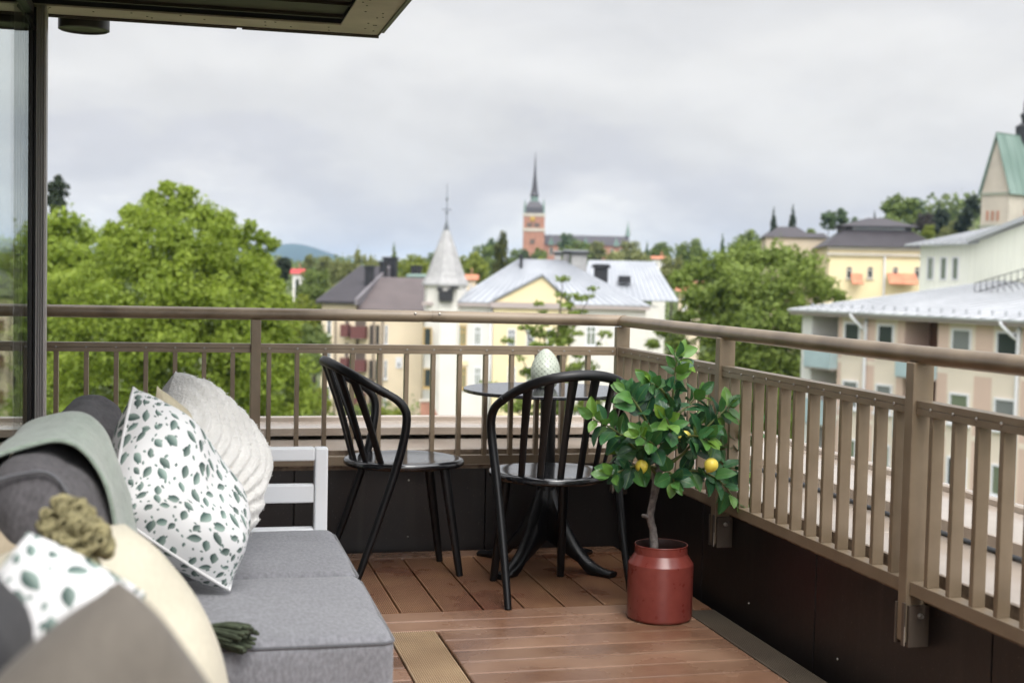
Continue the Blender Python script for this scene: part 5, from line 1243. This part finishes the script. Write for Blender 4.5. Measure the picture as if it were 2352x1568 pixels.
def clumpset(n,rx,ry,rz,cz,r0,r1,seed,flat=.85,low=-.85,inner=.55):
    q=random.Random(seed); L=[]
    while len(L)<n:
        v=Vector((q.uniform(-1,1),q.uniform(-1,1),q.uniform(low,1)))
        if not inner<v.length<1.0: continue
        r=q.uniform(r0,r1); L.append((v.x*(rx-r*.6),v.y*(ry-r*.6),cz+v.z*(rz-r*.5),r*q.uniform(.9,1.3),r*q.uniform(.9,1.3),r*flat))
    return L
# ---- the big lime left of the terrace: its own crown, clump by clump
def pxclumps(L,c,dep,seed,jy=2.2):
    """(pixel x, pixel y, pixel radius, depth offset) -> clumps in metres about c"""
    q=random.Random(seed); out=[]
    for e in L:
        px,py,pr,dd=e; p=atD(px,py,dep+dd)-c; r=pr*(dep+dd)/FP; out.append((p.x,p.y,p.z,r,r*1.15,r*.86))
    return out
c=atD(400,700,56); gz_=tz(c.x,c.y); c=Vector((c.x,c.y,gz_))
lime=root('lime_tree','huge round yellow green lime tree filling the view left of the houses','tree',c)
q=random.Random(4)
hand=[(400,478,52,0),(330,505,55,-.5),(470,500,48,.3),(270,560,55,.4),(545,548,42,.8),(400,545,70,-2),(310,600,75,-2),(490,590,75,-1.6),(590,585,34,.6),(575,640,60,-.6),(220,650,70,-.5),(390,660,85,-3),(500,690,80,-2.6),(610,700,58,-.8),(280,720,85,-2.6),(190,745,70,-.6),(630,770,60,-.3),(540,790,80,-2.4),(400,790,90,-3.2),(290,820,85,-2.8),(180,850,80,-1),(660,850,60,.3),(570,880,75,-1.8),(450,900,85,-2.6),(330,920,80,-2.4),(220,940,75,-1),(690,925,52,.6),(620,960,60,-.6),(150,960,60,0),(520,985,70,-1.4),(420,1000,70,-1.6),(380,1080,80,-1.2),(560,1070,70,-1),(240,1040,70,-1),(690,1010,50,.4),(150,660,55,.8)]
for i in range(110): hand.append((q.uniform(150,690),q.uniform(500,1040),q.uniform(16,36),q.uniform(-3.6,-.5) if i%2 else q.uniform(-1,2)))
hand=[h for h in hand if not (h[2]<37 and ((h[0]-405)/225)**2+((h[1]-690)/235)**2>1 and h[1]<700)]
tw_=[(612,600,14,.2),(625,560,16,.3),(520,500,20,.2),(600,545,18,.4),(575,520,16,.5),(632,625,12,.4),(430,445,22,.2),(385,432,18,0),(350,455,20,0),(300,490,22,.2),(255,530,20,.2),(640,655,16,.2),(655,690,18,0)]
cl=pxclumps(hand,c,56,1); cl2=pxclumps(tw_,c,56,2)
V=np.concatenate([leafcloud(cl,78000,.098,11,shell=(.5,1.06)),leafcloud(cl2,2600,.12,12),leafcloud([(a,b,d,r*.7,s*.7,t*.7) for a,b,d,r,s,t in cl],12000,.22,13,shell=(.2,.9))])
quads('crown',V,ML_LIME,lime); trunk(lime,-.6,12.5,.42,[(cc[0],cc[1],cc[2]) for cc in cl[:30]])
c=atD(150,700,64); c=Vector((c.x,c.y,tz(c.x,c.y)))
t2=root('lime_tree','paler lime tree at the left edge, partly behind the wind screen post','tree',c)
q=random.Random(9); hand=[(150,515,45,0),(100,545,55,0),(195,545,40,.4),(60,600,60,0),(140,590,60,-1.5),(20,680,70,0),(110,680,80,-1.5),(215,620,45,.5),(60,790,80,-1),(140,790,70,-1),(0,860,80,0),(100,900,80,-1),(40,990,80,0),(170,690,50,.2),(-40,760,80,0),(-50,920,90,0)]+[(q.uniform(-40,220),q.uniform(560,960),q.uniform(20,32),q.uniform(-2.5,.5)) for i in range(22)]
cl=pxclumps(hand,c,64,3); V=np.concatenate([leafcloud(cl,17000,.14,21),leafcloud([(a,b,d,r*.7,s*.7,t*.7) for a,b,d,r,s,t in cl],4000,.25,22,shell=(.2,.9))]); quads('crown',V,ML_LIME,t2); trunk(t2,-.5,11,.4,[(cc[0],cc[1],cc[2]) for cc in cl[:12]])
# ---- tree between the white house and the apartment block
c=atD(1725,800,76); c=Vector((c.x,c.y,tz(c.x,c.y)))
mt=root('maple_tree','broad loose green tree between the white house and the peach apartment block','tree',c)
q=random.Random(14)
hand=[(1720,590,42,0),(1660,605,40,.4),(1790,590,42,.3),(1600,625,36,.5),(1850,610,40,.4),(1700,650,60,-1.6),(1790,660,62,-1.6),(1620,690,46,-.6),(1880,660,44,.4),(1560,640,26,.8),(1925,680,22,.6),(1720,730,66,-2),(1810,740,66,-1.8),(1640,760,50,-.8),(1880,745,50,0),(1570,730,26,.6),(1930,735,22,.5),(1560,790,34,.4),(1720,815,66,-1.6),(1800,830,60,-1.4),(1640,840,44,-.6),(1870,830,50,0),(1770,900,60,-1),(1690,905,50,-.8),(1600,880,30,.4),(1850,900,50,0),(1530,830,22,.6),(1780,970,55,-.6),(1850,985,50,-.2),(1700,985,40,0),(1520,760,18,.6),(1500,790,16,.4),(1830,1060,55,0),(1750,1060,50,0)]
for i in range(44): hand.append((q.uniform(1540,1920),q.uniform(590,980),q.uniform(15,28),q.uniform(-2.4,1)))
hand=[h for h in hand if not (h[0]<1600 and h[1]>860)]
cl=pxclumps(hand,c,76,5)
V=np.concatenate([leafcloud(cl,30000,.145,31),leafcloud([(a,b,d,r*.65,s*.65,t*.65) for a,b,d,r,s,t in cl],7000,.24,32,shell=(.2,.9))]); quads('crown',V,ML_MID,mt); trunk(mt,-.5,12,.36,[(cc[0],cc[1],cc[2]) for cc in cl[:30]])
# ---- sparse young tree in front of the yellow bay
c=atD(1275,900,44); c=Vector((c.x,c.y,tz(c.x,c.y)))
yt=root('young_tree','sparse young tree with thin leafy twigs in front of the yellow bay','tree',c)
q=random.Random(3); hand=[]
for ax,ay,bx,by,r in [(1270,960,1285,640,11),(1275,900,1140,760,13),(1275,930,1090,880,13),(1270,860,1365,660,12),(1275,880,1400,760,12),(1275,900,1340,830,16),(1270,840,1205,740,15),(1275,820,1240,700,12),(1280,760,1330,690,12),(1275,960,1180,930,18),(1280,960,1370,910,18),(1270,900,1215,850,20),(1285,800,1300,740,16),(1275,960,1280,900,24)]:
    for k in range(9):
        t=.3+.7*k/8; 
        if q.random()<.24: continue
        hand.append((ax+(bx-ax)*t+q.uniform(-14,14),ay+(by-ay)*t+q.uniform(-11,11),r*q.uniform(.55,1.25),q.uniform(-1,1)))
cl=pxclumps(hand,c,44,6); cl=[(a,b,d,r*1.3,s,t*.62) for a,b,d,r,s,t in cl]
quads('crown',leafcloud(cl,5200,.085,41,up=.8),ML_MID,yt); trunk(yt,-.4,11.2,.12,[(cc[0],cc[1],cc[2]) for cc in cl[::3]])
# ---- kinds of tree shared by the rest, one metre high, placed by their own height and width
def proto(kind,seed):
    if kind=='round': cl=clumpset(34,.46,.46,.40,.56,.10,.17,seed,inner=.35); return leafcloud(cl,3800,.034,seed,asp=.7,shell=(.45,.98))
    if kind=='tall': cl=clumpset(34,.34,.34,.46,.53,.08,.14,seed,inner=.3); return leafcloud(cl,3600,.032,seed,asp=.7,shell=(.45,.98))
    if kind=='column':
        q=random.Random(seed); cl=[(q.uniform(-.16,.16)*(1-.5*t),q.uniform(-.16,.16)*(1-.5*t),.06+.86*t,.26*(1-.45*t**2),.26*(1-.45*t**2),.10) for t in [i/16 for i in range(17)]]; return leafcloud(cl,3600,.036,seed,up=.9,shell=(.5,.98),asp=.7)
    if kind=='spruce':
        q=random.Random(seed); cl=[]
        for i in range(13):
            t=i/12; r=.40*(1-t)**.9+.02
            for k in range(6 if t<.8 else 3):
                a=q.uniform(0,6.28); cl.append((r*.6*math.cos(a),r*.6*math.sin(a),.10+.86*t-.02,r*.55,r*.55,.045))
        return leafcloud(cl,3600,.034,seed,up=-.2,asp=.7)
    if kind=='willow':
        q=random.Random(seed); cl=[]
        for i in range(40):
            a=q.uniform(0,6.28); r=q.uniform(.05,.40); cl.append((r*math.cos(a),r*math.sin(a),.86-.75*r-q.uniform(0,.45),.06,.06,.17))
        return leafcloud(cl,4200,.028,seed,up=.1,asp=.65)
PROTO={}
def getproto(kind,var,m):
    k=(kind,var,m.name)
    if k not in PROTO:
        V=proto(kind,100+var*7+len(kind)); o=quads('crown',V,m); PROTO[k]=o.data; bpy.data.objects.remove(o)
    return PROTO[k]
NT=[0]
def tree(name,label,px,pyt,pw,dep,kind,m,group=None,h=None,seed=0):
    """stands on the terrain at that distance; its top and width read from the photograph"""
    top=atD(px,pyt,dep); x,y=top.x,top.y; g=tz(x,y); w=pw*dep/FP
    H=max(top.z-g,w*.9); NT[0]+=1
    r=root(name,label,'tree',(x,y,top.z-H),rz=NT[0]*1.7,group=group)
    o=bpy.data.objects.new('crown',getproto(kind,NT[0]%3,m)); COL.objects.link(o); o.parent=r
    kw={'round':.94,'tall':.70,'column':.56,'spruce':.82,'willow':.86}[kind]
    s=w/kw; hz=H if kind in('spruce','column') else min(H*.92,max(w*1.25,3))
    if kind in('spruce',): hz=min(H,w*3.6)
    o.scale=(s,s,hz); o.location=(0,0,H-hz)
    mb=MB(); mb.tube([(0,0,-.5),(0,0,H*.5),(0,0,H*.9)],[.035*w+.06,.025*w+.04,.01*w],7); mb.build('trunk',M_TRUNK,r,smooth=True)
    return r
tree('spruce_tree','dark spruce top rising above the left lime tree, beside the wind screen post',135,403,62,85,'tall',ML_DARK)
g1='trees in the valley left of the white turret'
for a in [('dark_conifer','dark green conifer group tree just right of the big lime',650,588,52,170,'tall',ML_DARK),('dark_conifer','slimmer dark conifer in front of the red roofed cottage',683,640,18,150,'column',ML_DARK),
 ('poplar_tree','greyish green poplar against the blue hill',712,584,34,270,'tall',ML_OLIVE),('poplar_tree','second grey green poplar, right of the first, against the blue hill',748,586,44,280,'tall',ML_OLIVE),
 ('garden_tree','round mid green tree right of the red roofed cottage',726,608,98,140,'round',ML_GREEN),('willow_tree','tall olive willow behind the dark brown roof',828,562,104,205,'willow',ML_OLIVE),
 ('willow_tree','smaller olive willow left of the tall one',782,580,66,215,'willow',ML_OLIVE),('spruce_tree','pale pointed conifer behind the black chimneys of the brown house',905,556,36,250,'spruce',ML_GREEN),
 ('garden_tree','yellow green round tree between the black chimneys and the turret spire',952,580,92,200,'round',ML_BRIGHT),('garden_tree','light green bushy tree below the red roofed cottage',706,668,120,125,'round',ML_BRIGHT),
 ('garden_tree','mid green tree low in the valley, left of the cream house',722,735,80,112,'round',ML_GREEN),('garden_tree','dark green shrubby tree beside the left wall of the cream house',712,790,76,108,'round',ML_GREEN),
 ('birch_tree','grey green birch on the skyline right of the big lime',640,585,50,320,'round',ML_OLIVE),('garden_tree','olive tree behind the eave of the dark roof',770,640,80,160,'round',ML_OLIVE),
 ('garden_tree','small green tree by the street, below the cream house balconies',870,930,70,104,'round',ML_BRIGHT),('garden_tree','low bright bush tree at the foot of the cream gable wall',925,925,60,104,'round',ML_BRIGHT),('garden_tree','bushy green tree at the street corner, right of the big lime',735,880,60,100,'round',ML_BRIGHT)]:
    tree(*a[:7],a[7],group=g1)
g2='trees on the slope below the brick church'
for a in [('garden_tree','dark green tree behind the turret spire',1012,572,80,300,'round',ML_GREEN),('garden_tree','bright green tree right of the turret spire',1085,572,92,230,'round',ML_BRIGHT),('garden_tree','green tree on the slope left of the dark column tree',1110,556,74,330,'round',ML_GREEN),
 ('column_oak','dark olive column shaped tree left of the church tower',1152,534,44,180,'column',ML_THUJA),('garden_tree','pale blue green tree just behind the column shaped tree',1130,543,50,420,'round',ML_BLUE),('garden_tree','green tree at the left foot of the church tower',1190,566,58,380,'round',ML_GREEN),
 ('garden_tree','small dark green tree in front of the church tower base',1205,572,24,360,'tall',ML_BLUE),('garden_tree','green tree at the right foot of the church tower',1238,566,42,370,'round',ML_GREEN),('garden_tree','tall tree rising above the nave roof of the church',1305,530,52,440,'round',ML_BLUE),
 ('garden_tree','wide pale green tree in front of the church nave',1325,548,100,400,'round',ML_GREEN),('garden_tree','brownish green tree in the middle of the nave front',1372,552,44,390,'tall',ML_OLIVE),('garden_tree','olive tree at the right end of the church nave',1448,546,66,380,'round',ML_OLIVE),
 ('garden_tree','low olive tree behind the wing ridge of the white house',1400,572,120,260,'round',ML_OLIVE),('garden_tree','low green tree behind the chimneys of the white house',1240,585,70,220,'round',ML_BRIGHT),('garden_tree','wide olive tree right above the wing ridge',1465,570,90,240,'round',ML_OLIVE)]:
    tree(*a[:7],a[7],group=g2)
g3='trees between the brick church and the mansard roof'
for a in [('garden_tree','small skyline tree right of the church nave',1520,553,60,330,'round',ML_GREEN),('garden_tree','rounded skyline tree above the right end of the white house roof',1592,542,84,270,'round',ML_GREEN),('spruce_tree','little pointed conifer on the skyline left of the rounded tree',1487,552,26,300,'spruce',ML_BLUE),
 ('spruce_tree','pointed conifer above the loose green tree',1660,536,36,280,'spruce',ML_BLUE),('garden_tree','green tree left of the flat dark hall roof',1722,520,110,190,'round',ML_GREEN),('garden_tree','yellowish tree behind the loose green tree',1545,580,80,170,'round',ML_OLIVE)]:
    tree(*a[:7],a[7],group=g3)
g4='trees on the wooded hill at the right'
for a in [('spruce_tree','slim dark spruce on the skyline, shorter one of the pair above the flat hall roof',1778,474,26,260,'spruce',ML_DARK),('spruce_tree','slim dark spruce on the skyline, taller one of the pair above the flat hall roof',1822,466,34,255,'spruce',ML_DARK),('birch_tree','pale birch on the skyline left of the mansard roof',1904,483,44,240,'tall',ML_BLUE),('birch_tree','narrow birch touching the mansard roof skyline',1931,478,40,240,'tall',ML_BLUE),
 ('spruce_tree','small dark spruce above the left end of the mansard roof ridge',2009,483,24,250,'spruce',ML_DARK),('garden_tree','tall bright green double crowned tree above the mansard roof',2066,443,92,240,'tall',ML_GREEN),('garden_tree','pale green tree leaning on the double crowned tree',2104,454,56,250,'tall',ML_BLUE),('garden_tree','low bushy green trees in front of the double crowned tree',2045,482,110,225,'round',ML_GREEN),
 ('copper_beech','dark purplish round tree right of the double crowned tree',2124,483,58,230,'round',ML_PURPLE),('spruce_tree','small dark spruce tip behind the purplish tree',2157,458,30,260,'spruce',ML_DARK),('garden_tree','dark green tree right of the purplish tree',2158,478,56,235,'tall',ML_DARK),('garden_tree','olive tree beside the orange roofed hill house',2192,500,64,225,'round',ML_OLIVE),
 ('dark_conifer','big dark conifer beside the pale stone church gable',2238,448,52,220,'tall',ML_DARK),('garden_tree','dark conifer low behind the boarded storey roof',2215,490,44,222,'tall',ML_DARK),('garden_tree','small pale bush tree above the grey roof of the boarded storey',2135,512,36,190,'round',ML_BRIGHT),('garden_tree','green tree on the hill crest left of the mansard roof',1870,522,60,230,'round',ML_GREEN),('garden_tree','tree far behind the mansard roof, left of its ridge',1965,495,50,260,'round',ML_BLUE)]:
    tree(*a[:7],a[7],group=g4)
# ---- far-off wood that reads as one mass
q=random.Random(77); cl=[]
for i in range(560):
    px=q.uniform(-60,2420); dep=q.uniform(230,620)**1.0; p=atD(px,640,dep); g=tz(p.x,p.y); r=q.uniform(3.0,5.6)
    cl.append((p.x,p.y,g+r*.30,r*1.25,r*1.25,r*q.uniform(.8,1.1)))
ML_WOOD=leafmat('far_wood_leaves',(.09,.13,.04),(.25,.30,.10),trans=.4,scale=.02)
tag(quads('far_wood',leafcloud(cl,90000,.62,71,shell=(.6,1.0),asp=.75),ML_WOOD),kind='stuff')
cl=[]
for i in range(700):
    px=q.uniform(-200,2600); dep=q.uniform(650,2000); p=atD(px,640,dep); g=tz(p.x,p.y); r=q.uniform(5,9)
    cl.append((p.x,p.y,g-r*.1,r*1.8,r*1.8,r*.8))
tag(quads('far_wood',leafcloud(cl,45000,1.9,72,shell=(.6,1.0),asp=.75),leafmat('farthest_wood_leaves',(.045,.075,.035),(.10,.14,.07),trans=.2,scale=.01)),kind='stuff')
# undergrowth in the gardens below
cl=[]
for i in range(150):
    px=q.uniform(60,1900); dep=q.uniform(78,150); p=atD(px,900,dep); g=tz(p.x,p.y)
    if any((Vector((p.x,p.y))-Vector(s)).length<9.5 for s in street): continue
    r=q.uniform(.8,1.9); cl.append((p.x,p.y,g+r*.5,r*1.3,r*1.3,r))
tag(quads('garden_shrubbery',leafcloud(cl,9000,.2,73),ML_GREEN),kind='stuff')
# ================================================================== air
m,nt_,nd_,ln_=_new('haze_air'); o_=N(nt_,'ShaderNodeOutputMaterial'); v_=N(nt_,'ShaderNodeVolumePrincipled'); v_.inputs['Color'].default_value=(.46,.69,1,1); v_.inputs['Density'].default_value=.00012; v_.inputs['Anisotropy'].default_value=.2
ln_.new(v_.outputs[0],o_.inputs['Volume'])
mb=MB(); mb.box(-4400,4500,-4300,5600,-18.5,101); tag(mb.build('haze',m),kind='stuff')
# ================================================================== sky and light
w=bpy.data.worlds.new('World'); sc.world=w; w.use_nodes=True; nt=w.node_tree; ln=nt.links; nt.nodes.clear()
out=N(nt,'ShaderNodeOutputWorld'); bg=N(nt,'ShaderNodeBackground'); bg.inputs['Strength'].default_value=.1
SUN_EL,SUN_AZ=R_(52),R_(178)     # azimuth clockwise from +Y: behind the camera, a little to its right
sk=N(nt,'ShaderNodeTexSky',sky_type='NISHITA'); sk.sun_disc=False; sk.sun_elevation=SUN_EL; sk.sun_rotation=SUN_AZ; sk.altitude=100
tc=N(nt,'ShaderNodeTexCoord'); sp=N(nt,'ShaderNodeSeparateXYZ'); ln.new(tc.outputs['Generated'],sp.inputs[0])
mp=N(nt,'ShaderNodeMapping'); mp.inputs['Scale'].default_value=(3.4,3.4,7.5); ln.new(tc.outputs['Generated'],mp.inputs[0])
n1=N(nt,'ShaderNodeTexNoise'); n1.inputs['Scale'].default_value=1.6; n1.inputs['Detail'].default_value=6; n1.inputs['Roughness'].default_value=.52; ln.new(mp.outputs[0],n1.inputs['Vector'])
mp2=N(nt,'ShaderNodeMapping'); mp2.inputs['Scale'].default_value=(4.5,4.5,10); mp2.inputs['Location'].default_value=(3.1,1.7,.4); ln.new(tc.outputs['Generated'],mp2.inputs[0])
n2=N(nt,'ShaderNodeTexNoise'); n2.inputs['Scale'].default_value=1.5; n2.inputs['Detail'].default_value=7; n2.inputs['Roughness'].default_value=.5; n2.inputs['Distortion'].default_value=.5; ln.new(mp2.outputs[0],n2.inputs['Vector'])
wz=N(nt,'ShaderNodeMath',operation='MULTIPLY_ADD'); wz.inputs[1].default_value=.22; ln.new(n1.outputs['Fac'],wz.inputs[0])
wz2=N(nt,'ShaderNodeMath',operation='ADD'); wz2.inputs[1].default_value=-.108; ln.new(sp.outputs[2],wz2.inputs[0]); ln.new(wz2.outputs[0],wz.inputs[2])
cr=N(nt,'ShaderNodeValToRGB'); cr.color_ramp.interpolation='EASE'
e=cr.color_ramp.elements; 
stops=[(0,(1.0,.985,.95)),(.022,(.98,.965,.935)),(.042,(.83,.82,.825)),(.07,(.71,.708,.735)),(.10,(.79,.783,.78)),(.145,(.87,.86,.845)),(.20,(.80,.795,.795)),(.27,(.70,.70,.71)),(.5,(.80,.81,.83)),(1,(1.35,1.35,1.38))]
e[0].position=0; e[0].color=c4(stops[0][1]); e[1].position=1; e[1].color=c4(stops[-1][1])
for p_,c_ in stops[1:-1]: x=e.new(p_); x.color=c4(c_)
ln.new(wz.outputs[0],cr.inputs[0])
mr=N(nt,'ShaderNodeMapRange'); mr.inputs['From Min'].default_value=.3; mr.inputs['From Max'].default_value=.7; mr.inputs['To Min'].default_value=.93; mr.inputs['To Max'].default_value=1.06; ln.new(n2.outputs['Fac'],mr.inputs['Value'])
# broad glow added to the sky around the sun, behind the camera
dn=N(nt,'ShaderNodeVectorMath',operation='DOT_PRODUCT'); dn.inputs[1].default_value=(math.sin(SUN_AZ)*math.cos(SUN_EL),math.cos(SUN_AZ)*math.cos(SUN_EL),math.sin(SUN_EL)); ln.new(tc.outputs['Generated'],dn.inputs[0])
ze=N(nt,'ShaderNodeMapRange',interpolation_type='SMOOTHSTEP'); ze.inputs['From Min'].default_value=.25; ze.inputs['From Max'].default_value=1; ze.inputs['To Min'].default_value=8.9; ze.inputs['To Max'].default_value=32; ln.new(dn.outputs['Value'],ze.inputs['Value'])
m1=N(nt,'ShaderNodeMath',operation='MULTIPLY'); ln.new(mr.outputs[0],m1.inputs[0]); ln.new(ze.outputs[0],m1.inputs[1])
sv=N(nt,'ShaderNodeVectorMath',operation='SCALE'); ln.new(cr.outputs[0],sv.inputs[0]); ln.new(m1.outputs[0],sv.inputs['Scale'])
mx=N(nt,'ShaderNodeMix',data_type='RGBA'); mx.inputs[0].default_value=.97; ln.new(sk.outputs[0],mx.inputs[6]); ln.new(sv.outputs[0],mx.inputs[7])
ln.new(mx.outputs[2],bg.inputs[0]); ln.new(bg.outputs[0],out.inputs[0])
sl=bpy.data.lights.new('sun','SUN'); sl.energy=1.5; sl.angle=R_(24); sl.color=(1,.955,.90); so_=bpy.data.objects.new('sun',sl); COL.objects.link(so_)
d=Vector((math.sin(SUN_AZ)*math.cos(SUN_EL),math.cos(SUN_AZ)*math.cos(SUN_EL),math.sin(SUN_EL)))
so_.rotation_euler=d.to_track_quat('Z','Y').to_euler(); so_.location=(5,-10,20)
# ================================================================== render settings
sc.render.engine='CYCLES'; cy=sc.cycles; cy.use_denoising=True; cy.use_adaptive_sampling=True; cy.adaptive_threshold=.012
cy.max_bounces=7; cy.diffuse_bounces=3; cy.glossy_bounces=3; cy.transmission_bounces=4; cy.transparent_max_bounces=10; cy.caustics_reflective=False; cy.caustics_refractive=False; cy.sample_clamp_indirect=6
vs=sc.view_settings; vs.view_transform='Standard'; vs.look='None'; vs.exposure=.2; vs.gamma=1; vs.use_curve_mapping=False
sc.render.resolution_x=1024; sc.render.resolution_y=682
